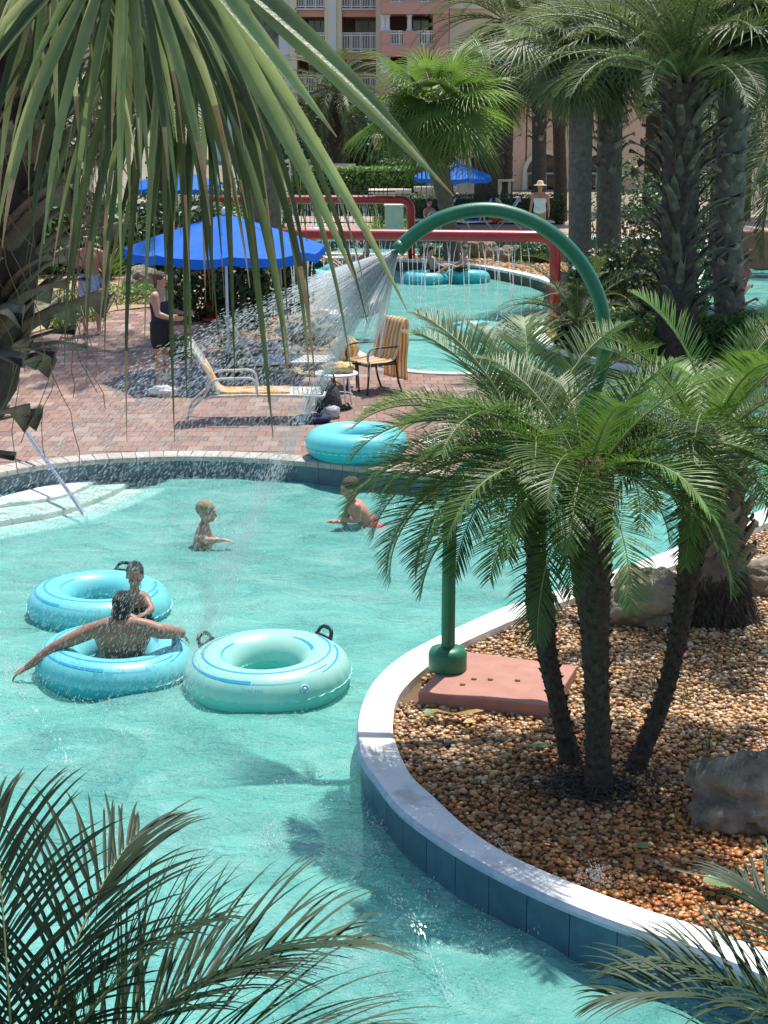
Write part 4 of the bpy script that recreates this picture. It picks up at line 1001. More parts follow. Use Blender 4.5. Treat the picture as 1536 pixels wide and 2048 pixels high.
for i, (x, y, rr_, h, mm) in enumerate([(1250, 700, .8, .45, 'shrubl'), (1420, 705, .8, .4, 'shrubl'), (1500, 715, .9, .5, 'shrub'), (1180, 695, .6, .35, 'shrubd'), (1260, 640, .9, 1.0, 'shrubd'), (1190, 640, .6, .9, 'shrubd'), (1330, 640, .9, .8, 'shrub'), (1310, 560, 1.2, 1.6, 'shrubd'), (1250, 540, 1.0, 1.8, 'shrub'), (1380, 540, 1.0, 1.7, 'shrubd')]):
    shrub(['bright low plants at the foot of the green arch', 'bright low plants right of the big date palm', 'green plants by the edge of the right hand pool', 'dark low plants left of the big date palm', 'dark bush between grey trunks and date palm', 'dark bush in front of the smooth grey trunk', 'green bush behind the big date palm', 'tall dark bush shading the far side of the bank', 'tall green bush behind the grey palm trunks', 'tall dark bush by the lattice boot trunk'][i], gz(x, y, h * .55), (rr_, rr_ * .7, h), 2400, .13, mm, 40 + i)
for i, (x, y) in enumerate([(1440, 712), (1510, 728), (1490, 735), (1290, 716), (1545, 722)]):
    strap(['bright strap leaf clump between the big date palm and the lattice trunk', 'bright strap leaf clump in front of the lattice boot trunk', 'bright strap leaf clump at the water edge of the far bank', 'bright strap leaf clump left of the big date palm foot', 'bright strap leaf clump furthest along the far bank'][i], at(x, y), 60, .75, .016, 'shrubl', 70 + i, 'strap leaf clumps on the far bank')
def hedge(label, p0, p1, th, h, m, dens, size, seed):
    p0, p1 = Vector(p0), Vector(p1); d = p1 - p0; root = thing('hedge', label, 'hedge', ((p0.x + p1.x) / 2, (p0.y + p1.y) / 2, p0.z), math.atan2(d.y, d.x))
    r = (d.length / 2, th / 2, h / 2); o = link('foliage', leaf_cloud('foliage', r, int(dens * d.length * h), size, M[m], seed, 'box', .6), root); o.location = (0, 0, h / 2)
    MB().box((0, 0, h / 2 - .06), (d.length * .97, th * .75, h * .86)).obj('core', M['shrubd'], root, smooth=False)
q0, q1 = WD(800, 446, 56), WD(1128, 446, 56); q0.z = q1.z = .24
hedge('clipped dark hedge behind the sunbathers and the far umbrella', q0, q1, .9, WD(900, 389, 56).z - .24, 'hedge', 900, .1, 3)
q0, q1 = WD(560, 440, 60), WD(800, 440, 60); q0.z = q1.z = .24
hedge('dark hedge behind the back red water frame', q0, q1, 1.0, WD(700, 392, 60).z - .24, 'hedge', 700, .1, 4)
q0, q1 = WD(585, 400, 66), WD(850, 405, 66); q0.z = q1.z = .6
hedge('bright green leafy row below the cream balustrade', q0, q1, 1.2, 1.05, 'shrubl', 700, .16, 5)
for i, (x, y, rx, h) in enumerate([(610, 310, 2.0, 3.0), (700, 300, 2.6, 2.6), (745, 320, 1.6, 2.2)]):
    c = WD(x, y, 92); shrub(['dark tree shrub in front of the white hotel basement wall', 'dark spreading shrub below the feathery palm by the hotel', 'dark shrub against the pink hotel tower foot'][i], (c.x, c.y, c.z), (rx, 1.5, h), 1800, .4, 'shrubd', 80 + i)
c = WD(790, 345, 80); shrub('small clipped hedge ball at the foot of the pink tower', (c.x, c.y, c.z), (1.3, .8, .7), 1200, .2, 'hedge', 90)
# grass sprigs between the pebbles
for i, (x, y) in enumerate([(1462, 1315), (1378, 1405), (1312, 1390), (1420, 1500), (1500, 1290)]):
    strap(['thin grass sprig beside the brown frond scrap on the pebbles', 'thin grass sprig on open pebbles right of the leaning stem', 'thin grass sprig close beside the leaning palm stem', 'thin grass sprig just behind the dark pitted boulder', 'thin grass sprig between pebbles near the thick rooted palm'][i], W(x, y, G0), 7, .22, .004, 'shrub', 95 + i, 'grass sprigs in the pebble bed', 'grass_sprig')
# fallen leaves
def fallen(label, px, py, l, w, m, rz, seed, grp=None, curl=.4, nm='fallen_leaf'):
    b = MB(); K = 8; rows = []
    for i in range(K + 1):
        t = i / K; ww = w * math.sin(math.pi * min(1, t * .95 + .04)) ** .7; z = .02 + curl * l * (t - .5) ** 2 * .6
        rows.append([Vector((l * (t - .5), -ww, z + ww * .3)), Vector((l * (t - .5), 0, z)), Vector((l * (t - .5), ww, z + ww * .35 * math.cos(seed + t * 5)))])
    b.add([v for r in rows for v in r], [(j * 3 + c, j * 3 + c + 1, j * 3 + c + 4, j * 3 + c + 3) for j in range(K) for c in range(2)])
    o = b.obj(nm, M[m]); o.location = W(px, py, G0 + .05); o.rotation_euler = (0, .05, rz); return tag(o, label, 'leaf', grp)
fallen('dry brown curled leaf in front of the pink slab', 915, 1432, .36, .07, 'ferny', .1, 1)
fallen('yellow leaf scrap under the brown curled leaf', 938, 1450, .10, .05, 'cloth_y', .6, 2)
fallen('small green leaf at the corner of the pink slab', 866, 1432, .14, .06, 'fgreen', 1.2, 3)
fallen('pale green leaf lying among brown pebbles before the stems', 1082, 1498, .15, .045, 'fgreen', .2, 4)
fallen('big wet pale green leaf by the dry palm sheath', 1450, 1775, .24, .085, 'fgreen', -.1, 5, curl=.15)
fallen('long dry reddish palm sheath on the wet pebbles', 1350, 1745, .42, .03, 'dead', -.55, 6, curl=.3)
fallen('dark dry leaf under the leaning stem', 1300, 1410, .16, .05, 'dead', .8, 7)
fallen('brown dry frond scrap on the pale pebbles', 1500, 1318, .3, .03, 'dead', .1, 8)
fallen('small green leaf stuck to the wet pebbles', 1283, 1700, .09, .04, 'fgreen', .3, 9)

# ------------------------------------------------------------------ hotel and garden walls
HY = 108.0
hotel = thing('hotel', 'pink and cream hotel block with white balcony railings', 'building', (WD(700, 300, HY).x, HY, .23)); HB = Vector((WD(700, 300, HY).x, HY, .23))
def hp(px, py, dy=0): return WD(px, py, HY) - HB + Vector((0, dy, 0))
def panel(x0, x1, y0, y1, m, d0, d1, name, par=hotel, pf=hp, bevel=0):
    """upright box filling a facade rectangle, from depth d0 to d1"""
    a, b_ = pf(x0, y1), pf(x1, y0); return MB().box(((a.x + b_.x) / 2, (d0 + d1) / 2, (a.z + b_.z) / 2), (abs(b_.x - a.x), abs(d1 - d0), abs(b_.z - a.z))).obj(name, M[m], par, smooth=False)
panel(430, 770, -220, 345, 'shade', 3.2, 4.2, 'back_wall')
panel(430, 583, -220, 345, 'bwhite', -.1, 3.2, 'wall')
panel(583, 590, -220, 250, 'cream', -.25, 3.2, 'pilaster'); panel(651, 658, -220, 250, 'cream', -.25, 3.2, 'pilaster'); panel(658.1, 671, -220, 250, 'bwhite', -.4, 3.2, 'column')
panel(671.1, 682, -220, 250, 'cream', -.25, 3.2, 'pilaster'); panel(752, 762, -220, 250, 'cream', -.25, 3.2, 'pilaster')
panel(583, 762, 250.2, 345, 'bwhite', .2, 3.2, 'basement_wall')
def railing(x0, x1, ytop, ybot, par, pf=hp, d=-.1, n=None):
    b = MB(); a, c = pf(x0, ybot), pf(x1, ytop); n = n or int((x1 - x0) / 3.2)
    for z in (c.z, c.z - .14, a.z + .06): b.box(((a.x + c.x) / 2, d, z), (c.x - a.x, .05, .05))
    for i in range(n + 1):
        x = a.x + (c.x - a.x) * i / n; b.box((x, d, (a.z + c.z) / 2 - .02), (.035 if i % 6 else .07, .035, c.z - a.z - (.04 if i % 6 else -.1)))
    return b.obj('railing', M['white'], par, smooth=False)
for f in range(-2, 3):
    o = f * 85; ys0 = 20 + o
    for (x0, x1) in [(590, 651), (682, 752)]:
        panel(x0, x1, ys0, ys0 + 13.5, 'pinkw', 0, 3.2, 'spandrel'); panel(x0, x1, ys0 - 3, ys0 - .1, 'bwhite', -.25, 3.2, 'slab_edge')
        if f < 2:
            railing(x0 + .5, x1 - .5, ys0 + 46, ys0 + 80, hotel)
            wx0, wx1 = x0 + (x1 - x0) * .38, x1 - 1; w_ = panel(wx0, wx1, ys0 + 14, ys0 + 81, 'bwhite', 3.05, 3.18, 'window')
            for q in range(3):
                p0 = wx0 + (wx1 - wx0) * (q / 3) + 1; p1 = wx0 + (wx1 - wx0) * ((q + 1) / 3) - 1; panel(p0, p1, ys0 + 16, ys0 + 80, 'glassd', 3.0, 3.04, 'pane', w_)
t = panel(585, 594, 68, 92, 'cloth_y', -.2, -.16, 'towel', None, lambda x, y: WD(x, y, HY)); t.location = (0, HY, 0); tag(t, 'yellow towel hung over the hotel balcony railing', 'towel')
# pink corner tower with paired columns
tower = thing('hotel_tower', 'salmon pink hotel corner tower with white column loggias', 'building', (WD(830, 300, HY - 3).x, HY - 3, .23)); TB = Vector((WD(830, 300, HY - 3).x, HY - 3, .23))
def tp(px, py): return WD(px, py, HY - 3) - TB
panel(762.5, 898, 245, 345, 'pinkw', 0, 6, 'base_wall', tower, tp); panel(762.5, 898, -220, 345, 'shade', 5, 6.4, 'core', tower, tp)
for f in range(-2, 3):
    o = f * 85
    panel(762.5, 898, 5 + o, 28 + o, 'pinkw', -.15, 5, 'band', tower, tp)
    panel(762.5, 780, 62 + o, 89.9 + o, 'pinkw', 0, 5, 'parapet', tower, tp); panel(806, 836, 62 + o, 89.9 + o, 'pinkw', 0, 1.2, 'parapet', tower, tp); panel(866, 898, 28.1 + o, 89.9 + o, 'pinkw', 0, 5, 'pier', tower, tp)
    railing(780, 806, 62 + o, 90 + o, tower, tp, .1); railing(836, 866, 62 + o, 90 + o, tower, tp, .1)
    for x in (766, 775, 819):
        a, c = tp(x, 61.9 + o), tp(x, 28.2 + o); b = MB(); b.lathe([(.21, 0), (.21, .08), (.15, .14), (.14, c.z - a.z - .16), (.2, c.z - a.z - .07), (.2, c.z - a.z)], (a.x, .35, a.z), 14); b.obj('column', M['bwhite'], tower)
    w_ = panel(828, 862, 30 + o, 89 + o, 'bwhite', 4.7, 4.9, 'window', tower, tp)
    for q in (0, 1): panel(829 + q * 17, 844 + q * 17, 31 + o, 88 + o, 'glassd', 4.6, 4.68, 'pane', w_, tp)
    panel(762.5, 898, 89.95 + o, 90.05 + o, 'bwhite', -.1, 5, 'floor_slab', tower, tp)
wing = thing('hotel_wing', 'cream hotel wing with a stone cornice beside the pink tower', 'building', (WD(980, 300, HY - 1).x, HY - 1, .23)); GB = Vector((WD(980, 300, HY - 1).x, HY - 1, .23))
def gp(px, py): return WD(px, py, HY - 1) - GB
panel(898, 1400, -220, 345, 'cream', 0, 5, 'wall', wing, gp); panel(893, 1400, 8, 18, 'creaml', -.6, -.01, 'cornice', wing, gp); panel(896, 908, 18.1, 345, 'creaml', -.3, -.01, 'pilaster', wing, gp)
# low arcade building
AY = 76.0
arc = thing('arcade_building', 'low pale pink and salmon arcade with white arched doors', 'building', (WD(1000, 390, AY).x, AY, .23)); AB = Vector((WD(1000, 390, AY).x, AY, .23))
def ap(px, py): return WD(px, py, AY) - AB
def arch_wall(x0, x1, ytop, ybot, holes, m, d0, d1):
    """wall with arched openings: built from piers, jamb blocks and arch heads; each arch gets surround, door leaves and panes"""
    xs_ = x0
    for (cx, hw, ysp, yb) in holes:
        panel(xs_, cx - hw, ytop, ybot, m, d0, d1, 'wall', arc, ap)
        a = ap(cx, ysp); r = ap(cx + hw, ysp).x - a.x; zt = ap(cx, ytop).z; b = MB(); K = 16; pts = [(a.x - r * math.cos(math.pi * k / K), a.z + r * math.sin(math.pi * k / K)) for k in range(K + 1)]
        for dd in (d0, d1): b.add([Vector((p[0], dd, p[1])) for p in pts] + [Vector((p[0], dd, zt)) for p in pts], [(k, k + 1, K + 2 + k, K + 1 + k) for k in range(K)])
        b.add([Vector((p[0], d0, p[1])) for p in pts] + [Vector((p[0], d1, p[1])) for p in pts], [(k, k + 1, K + 2 + k, K + 1 + k) for k in range(K)])
        b.obj('arch_head', M[m], arc, smooth=False, recalc=True)
        s = MB(); zb = ap(cx, yb).z; prof = [(a.x - r, zb)] + pts + [(a.x + r, zb)]; ro = r * 1.22
        outp = [(a.x - ro, zb)] + [(a.x - ro * math.cos(math.pi * k / K), a.z + ro * math.sin(math.pi * k / K)) for k in range(K + 1)] + [(a.x + ro, zb)]
        n = len(prof)
        s.add([Vector((p[0], d0 - .14, p[1])) for p in prof] + [Vector((p[0], d0 - .14, p[1])) for p in outp], [(k, k + 1, n + k + 1, n + k) for k in range(n - 1)])
        s.add([Vector((p[0], d0 - .14, p[1])) for p in outp] + [Vector((p[0], d0 - .002, p[1])) for p in outp], [(k, k + 1, n + k + 1, n + k) for k in range(n - 1)])
        s.add([Vector((p[0], d0 - .14, p[1])) for p in prof] + [Vector((p[0], d0 + .3, p[1])) for p in prof], [(k, k + 1, n + k + 1, n + k) for k in range(n - 1)])
        s.obj('arch_surround', M['creaml' if m == 'salmon' else 'bwhite'], arc, smooth=False, recalc=True)
        g = MB().add([Vector((p[0], d0 + .45, p[1])) for p in [(a.x, a.z)] + pts], [(0, k + 1, k + 2) for k in range(K)]).obj('fanlight', M['glassd'], arc, smooth=False)
        w_ = MB().box((a.x, d0 + .5, (a.z + zb) / 2), (2 * r, .08, a.z - zb)).obj('door', M['white'], arc, smooth=False)
        for q in range(2):
            MB().box((a.x - r / 2 + q * r, d0 + .44, (a.z + zb) / 2), (r * .68, .03, (a.z - zb) * .86)).obj('pane', M['glassd'], w_, smooth=False)
        xs_ = cx + hw
    panel(xs_, x1, ytop, ybot, m, d0, d1, 'wall', arc, ap)
arch_wall(838, 985, 205, 400, [(886, 14, 318, 400), (956, 14, 310, 400)], 'pinkl', 0, 1.0)
panel(832, 846, 205, 400, 'bwhite', -.2, -.01, 'quoin', arc, ap); panel(985.1, 1016, 190, 400, 'creaml', -.25, 1, 'pier', arc, ap)
arch_wall(1016.1, 1300, 190, 400, [(1090, 37, 346, 400), (1200, 37, 346, 400)], 'salmon', 0, 1.0)
panel(832, 1300, 196, 205, 'creaml', -.4, -.02, 'cornice', arc, ap); panel(838, 1300, 120, 195.9, 'salmon', .5, 1.5, 'upper_wall', arc, ap)
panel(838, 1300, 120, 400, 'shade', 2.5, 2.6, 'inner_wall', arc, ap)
# cream balustrades: piers, rail, turned balusters
def balustrade(label, p0, p1, h, npier, bal=True, group=None):
    p0, p1 = Vector(p0), Vector(p1); d = p1 - p0; root = thing('balustrade', label, 'balustrade', p0, math.atan2(d.y, d.x), group); L = math.hypot(d.x, d.y); sl = d.z / L
    for i in range(npier):
        x = L * i / (npier - 1); b = MB(); b.box((x, 0, sl * x + h * .52), (.7, .6, h * 1.04)); b.box((x, 0, sl * x + h * 1.10), (.95, .85, h * .12)); b.obj('pier', M['creaml'], root, smooth=False)
    for i in range(npier - 1):
        x0, x1 = L * i / (npier - 1) + .36, L * (i + 1) / (npier - 1) - .36
        for nm, z0, z1, w in (('top_rail', .88, 1.0, .4), ('bottom_rail', .0, .2, .36)):
            b = MB(); vs_ = [(x, y, sl * x + z * h) for x in (x0, x1) for y in (-w / 2, w / 2) for z in (z0, z1)]; b.add(vs_, [(0, 1, 3, 2), (4, 6, 7, 5), (0, 4, 5, 1), (2, 3, 7, 6), (0, 2, 6, 4), (1, 5, 7, 3)]); b.obj(nm, M['creaml'], root, smooth=False)
        n = int((x1 - x0) / .26)
        for k in range(n):
            x = x0 + (x1 - x0) * (k + .5) / n; bo = link('baluster', bal_mesh, root); bo.location = (x, 0, sl * x + h * .2); bo.scale = (1, 1, h * .68)
bal_mesh = MB().lathe([(.075, 0), (.075, .06), (.045, .14), (.085, .36), (.05, .7), (.04, .84), (.075, .93), (.075, 1)], (0, 0, 0), 8).mesh('baluster', M['creaml'])
balustrade('cream stone balustrade descending in front of the hotel', WD(600, 378, 72), WD(765, 396, 70), 1.05, 3)
balustrade('cream stone balustrade stepping down beside the arcade', WD(770, 388, 70), WD(880, 400, 68), .9, 2)
balustrade('low cream balustrade behind the far blue umbrella', WD(868, 398, 66), WD(1002, 400, 66), .7, 3)
for i, (x, y) in enumerate([(780, 402), (870, 397)]):
    p = WD(x, y, 64); b = MB(); b.box((0, 0, -.3), (1.3, .9, 1.2)); b.box((0, 0, .36), (1.6, 1.1, .14)); o = b.obj('garden_pier', M['creaml'], smooth=False); o.location = p; tag(o, ['square cream pier with flat cap left of the far parasol, by the bright leafy row', 'square cream pier with flat cap under the far blue parasol edge'][i], 'pier', 'square cream garden piers')
for i, (x, y) in enumerate([(632, 378), (790 - 135, 388)]): pass
# lamp posts
def lamp(label, px, ytop, ybase, Y, s=1.0):
    base = WD(px, ybase, Y); h = WD(px, ytop, Y).z - base.z; root = thing('lamp_post', label, 'lamp post', base)
    MB().lathe([(.16, 0), (.16, .3), (.08, .4), (.055, h * .45), (.05, h - .85), (.12, h - .8), (.12, h - .74)], (0, 0, 0), 12).obj('post', M['iron'], root)
    MB().lathe([(.13, h - .74), (.24, h - .22), (.24, h - .2)], (0, 0, 0), 6).obj('lamp_glass', M['lampg'], root, smooth=False)
    MB().lathe([(.28, h - .2), (.2, h - .08), (.04, h), (.02, h + .08)], (0, 0, 0), 6).obj('cap', M['creaml'], root, smooth=False)
lamp('lamp post with a cream lantern in front of the hotel basement', 631, 272, 372, 70); lamp('lamp post with a lantern beside the pink tower foot', 755, 266, 350, 76)
lamp('tall lamp post with a yellow lantern right behind the lit palm trunk', 900, 248, 400, 62); lamp('lamp post with a lantern in front of the arched window', 933, 272, 400, 66)
# brick wall past the right hand pool, iron fence stretch
p = WD(1525, 492, 42); tag(MB().box((p.x + 3, p.y, .65), (7, .4, .9)).obj('brick_wall', M['brickw'], smooth=False), 'low red brick wall beyond the right hand pool', 'wall')
root = thing('iron_fence', 'dark iron fence in front of the shaded hedge', 'fence', (WD(560, 450, 55).x, 55, DZ)); L = WD(790, 450, 55).x - WD(560, 450, 55).x
for z in (.1, 1.1): MB().box((L / 2, 0, z), (L, .04, .04)).obj('rail', M['iron'], root, smooth=False)
pk = MB().box((0, 0, .62), (.025, .025, 1.2)).mesh('picket', M['iron'], False)
for i in range(int(L / .14)): o = link('picket', pk, root); o.location = (i * .14, 0, 0)
p = WD(788, 438, 50); b = MB(); b.box((0, 0, 0), (.55, .4, .75)); b.box((0, 0, .4), (.6, .45, .06)); o = b.obj('utility_box', M['utility'], smooth=False, bevel=.02); o.location = p; tag(o, 'beige utility box beside the round clipped bush', 'utility box')

# ------------------------------------------------------------------ umbrellas
def umbrella(label, px, ytop, yedge, Y, R_, base_z, tilt=0, rz=.2, pole='white', group='blue canvas parasols'):
    top = WD(px, ytop, Y); edge_z = WD(px, yedge, Y).z; root = thing('parasol', label, 'parasol', (top.x, Y, base_z), rz, group); zt = top.z - base_z; ze = edge_z - base_z
    MB().tube([(0, 0, 0), (0, 0, zt + .05)], .022, 10).obj('pole', M[pole], root)
    MB().lathe([(.26, 0), (.26, .05), (.2, .08), (.05, .1), (.04, .3)], (0, 0, 0), 20).obj('base', M['blackm'], root)
    n = 8
    for k in range(n):
        a0, a1 = 2 * math.pi * k / n, 2 * math.pi * (k + 1) / n; b = MB(); rows = []
        for i in range(9):
            t = i / 8; r = R_ * t; z = zt + (ze - zt) * (t ** 1.12); row = []
            for j in range(7):
                u = j / 6; a = a0 + (a1 - a0) * u; e = (math.cos((a1 - a0) / 2)) / math.cos(a - (a0 + a1) / 2); sg = math.sin(math.pi * u) * .045 * t * R_; rr = r * e
                row.append(Vector((rr * math.cos(a), rr * math.sin(a), z - sg + .012 * math.sin(9 * u + 5 * t + k) * t)))
            rows.append(row)
        rows.append([v + Vector((0, 0, -.13 - .02 * math.sin(k * 3 + i_ * 1.7))) for i_, v in enumerate(rows[-1])])
        for r0, r1 in zip(rows, rows[1:]): b.band(r0, r1)
        b.obj('canopy_panel', M['umb'], root)
        MB().tube([(.03, 0, zt - .08), (R_ * .98 * math.cos(0), 0, ze - .02)], .011, 6).obj('rib', M['white'], root).rotation_euler = (0, 0, a0)
    MB().ell((0, 0, zt + .05), (.05, .05, .06), 10, 6).obj('finial', M[pole], root)
    return root
umbrella('large bright blue parasol half hidden behind hanging fan blades', 450, 428, 494, 25.5, 1.52, DZ, rz=.15)
umbrella('blue parasol on the far deck in front of the arcade', 906, 322, 352, 53, 1.28, DZ, rz=.35, pole='iron')
umbrella('blue parasol deep behind the fan palm blades at left', 352, 338, 372, 50, 1.5, DZ, rz=.3)

# ------------------------------------------------------------------ water play
gb = W(895, 1338, SLZ); GYp = gb.y
spr = thing('water_sprayer', 'green painted water sprayer post curling into a big overhead loop', 'water sprayer', gb)
def gq(x, y, dy=0): return WD(x, y, GYp + dy) - gb
cxp, cyp, rp = 951, 676, 259
path = [gq(896, 1330), gq(897, 1200), gq(899, 1100), gq(903, 1000), gq(925, 945), gq(975, 912), gq(1040, 890), gq(1110, 850)]
for a in range(40, -128, -6):
    q_ = rp - 25 * max(0, (-a - 80) / 51) ** 1.3; path.append(gq(cxp + q_ * math.cos(R(a)), cyp + q_ * math.sin(R(a))))
end = gq(797, 499); path.append(end); pp = catmull(path, 5)
pr = .0505
MB().tube(pp, pr, 20).obj('pipe', M['green'], spr)
dirn = (end - pp[-3]).normalized()
nz_ = end + dirn * .0; MB().tube([end - dirn * .05, end + dirn * .012], [pr * 1.03, pr * 1.03], 20).obj('nozzle_rim', M['green'], spr)
MB().lathe([(.14, -.001), (.142, .01), (.142, .125), (.125, .16), (.08, .175), (.062, .178)], (0, 0, 0), 28).obj('base_cover', M['green'], spr)
nozzle = gb + end

def red_frame(label, pts, r, Y, name='water_frame', arc_r=.28):
    base = WD(*pts[0], Y); root = thing(name, label, 'water frame', base, group='red water curtain frames')
    q = [WD(x, y, Y) - base for x, y in pts]; path = [q[0]]
    c = q[1]; d0 = (q[0] - c).normalized(); d1 = (q[2] - c).normalized()
    for k in range(9):
        a = k / 8 * math.pi / 2; path.append(c + d0 * arc_r * (1 - math.sin(a)) + d1 * arc_r * (1 - math.cos(a)))
    c2 = q[2]; e0 = (q[1] - c2).normalized(); e1 = Vector((0, 0, -1))
    for k in range(9):
        a = k / 8 * math.pi / 2; path.append(c2 + e0 * arc_r * (1 - math.sin(a)) + e1 * arc_r * (1 - math.cos(a)))
    path.append(Vector((c2.x, 0, q[0].z)))
    MB().tube(path, r, 18).obj('pipe', M['red'], root)
    for x in (q[0].x, c2.x): MB().lathe([(r * 1.9, 0), (r * 1.9, .03), (r * 1.1, .05)], (x, 0, q[0].z), 20).obj('flange', M['red'], root)
    return root, base + q[1], base + q[2]
_, fa, fb_ = red_frame('front red pipe frame pouring a curtain of water', [(1110, 640), (1110, 473), (420, 466)], .105, 31.5)
_, ga, gb2 = red_frame('back red pipe frame pouring a curtain of water', [(822, 520), (822, 399), (400, 399)], .11, 44)
def curtain(label, A, B_, zbot, n, seed, lean=.12, w=.012):
    r_ = random.Random(seed); b = MB()
    for k in range(n):
        t = (k + .5) / n + r_.uniform(-.3, .3) / n; p = A.lerp(B_, t); z = p.z - .1; d = r_.uniform(-lean, lean); zz = z; segs = []
        while zz > zbot + .03:
            ln = r_.uniform(.1, .5) if zz > (z + zbot) / 2 else r_.uniform(.03, .14)
            z2 = max(zbot + .02, zz - ln); f0 = (z - zz) / (z - zbot); f1 = (z - z2) / (z - zbot)
            q = [Vector((p.x + d * math.sqrt(f) * 1.0, p.y + r_.uniform(-.02, .02), za)) for f, za in ((f0, zz), ((f0 + f1) / 2, (zz + z2) / 2), (f1, z2))]
            b.tube(q, [w * .5, w * r_.uniform(.6, 1.1), w * .4], 4)
            zz = z2 - r_.uniform(.01, .12) * (1 if zz < (z + zbot) / 2 else .3)
    o = b.obj('water_curtain', M['curtain']); return tag(o, label, 'water', kind='stuff')
curtain('thin falling streams of water below the front red pipe', fa + Vector((-.5, 0, 0)), fb_, .0, 64, 1, .18)
curtain('falling streams of water below the back red pipe', ga + Vector((-.9, 0, 0)), gb2, .0, 80, 2, .25)

# spray fan from the green nozzle
ax = Vector((-.82, -.08, -.60)).normalized(); perp = Vector((0, 1, 0)); per2 = ax.cross(perp).normalized(); r_ = random.Random(12)
if per2.z > 0: per2 = -per2                          # per2 points to the lower side of the cone
def traj(d, v, t): return nozzle + d * v * t + Vector((0, 0, -4.9)) * t * t
def cone_dir():
    a = r_.uniform(0, 6.28); q = r_.random(); s = (.36 + r_.gauss(0, .025)) if q < .6 else .4 * math.sqrt(r_.random())
    return (ax + (perp * math.cos(a) + per2 * math.sin(a)) * s).normalized()
jm = MB()
for k in range(800):
    d = cone_dir() if k > 120 else (ax + per2 * r_.uniform(.3, .95) + perp * r_.gauss(0, .2)).normalized()
    v = r_.uniform(7, 8.5); t1 = r_.uniform(.03, .11); jm.tube([traj(d, v, t1 * i / 4) for i in range(5)], [.002, .0035, .0035, .0028, .001], 4)
tag(jm.obj('water_jet', M['jet']), 'white fan of water bursting from the green nozzle', 'water', kind='stuff')
OCT_F = [(0, 2, 4), (2, 1, 4), (1, 3, 4), (3, 0, 4), (2, 0, 5), (1, 2, 5), (3, 1, 5), (0, 3, 5)]
def drop(b, p, d, l, w):
    d = d.normalized(); u = d.orthogonal().normalized(); v = d.cross(u); b.add([p + u * w, p - u * w, p + v * w, p - v * w, p + d * l, p - d * l], OCT_F)
dm = MB()
for k in range(32000):
    d = cone_dir(); v = r_.uniform(6.0, 8.8); t = r_.uniform(.05, .62); p = traj(d, v, t)
    if p.z < .01: continue
    vel = d * v + Vector((0, 0, -9.8 * t)); drop(dm, p, vel, r_.uniform(.006, .020), r_.uniform(.0009, .0021) * (1 if r_.random() < .94 else 1.8))
# the concentrated lower edge of the cone
for k in range(7500):
    d = (ax + per2 * (.38 + r_.gauss(0, .025)) + perp * r_.gauss(0, .05)).normalized(); v = r_.uniform(6.5, 8.5); t = r_.uniform(.04, .5); p = traj(d, v, t)
    if p.z < .01: continue
    drop(dm, p + Vector((r_.gauss(0, .01 + .06 * t), r_.gauss(0, .03), 0)), d * v + Vector((0, 0, -9.8 * t)), r_.uniform(.006, .022), r_.uniform(.0010, .0024))
tag(dm.obj('water_drops', M['mist'], smooth=False), 'cloud of bright droplets falling over the pool', 'water', kind='stuff')
# splash drops and foam where streams meet the pool
sm = MB()
qr = random.Random(77)
for k in range(3800):                                # fine sparkle of fallen drops all over the near pool
    px_, py_ = qr.uniform(-20, 1000), 960 + 1080 * qr.random() ** 1.1; c = W(px_, py_, .0)
    if inside(c.x, c.y, isl_poly) or dist_path(c.x, c.y, oc[::6]) < .12: continue
    drop(sm, c + Vector((0, 0, .012 + .02 * qr.random())), Vector((qr.uniform(-1, 1), qr.uniform(-.3, .3), .3)), qr.uniform(.003, .010), qr.uniform(.0012, .0035))
def splash(px, py, n, rad, h, seed):
    c = W(px, py, .0); q = random.Random(seed)
    for k in range(n):
        a = q.uniform(0, 6.28); r = rad * q.random() ** .8; z = h * q.random() ** 2.2 * (1 - r / rad * .6); d = Vector((math.cos(a) * .5, math.sin(a) * .5, q.uniform(.2, 1))); drop(sm, c + Vector((math.cos(a) * r, math.sin(a) * r * 1.1, z + .012)), d, q.uniform(.003, .012), q.uniform(.0015, .0045))
for (x, y, n, rad, h) in [(712, 1722, 420, .22, .14), (545, 1690, 260, .16, .16), (410, 1085, 380, .5, .3), (100, 1370, 260, .35, .15), (30, 1340, 260, .2, .12), (300, 1490, 160, .35, .03), (150, 1545, 120, .25, .06), (700, 1960, 120, .5, .03), (560, 1960, 120, .4, .03), (880, 1960, 140, .45, .05), (640, 1560, 260, .5, .05), (640, 1650, 300, .45, .06), (760, 1660, 200, .25, .08), (330, 1620, 260, .6, .03), (740, 1060, 220, .4, .06), (560, 1040, 260, .9, .02), (60, 1170, 300, .8, .03), (600, 1240, 260, 1.2, .02), (480, 1480, 300, .8, .02), (860, 1850, 240, .5, .05), (960, 1920, 160, .4, .05), (230, 1420, 260, .5, .04), (412, 1088, 220, .22, .03), (720, 1056, 240, .28, .03), (40, 1345, 160, .14, .05), (235, 1392, 160, .5, .01), (540, 1440, 160, .55, .01)]:
    splash(x, y, n, rad, h, x + y)
tag(sm.obj('splash', M['drop'], smooth=False), 'sparkling splash drops scattered over the near pool', 'water', kind='stuff')
st = MB(); q = random.Random(5)                      # stream arcs from jets outside the frame
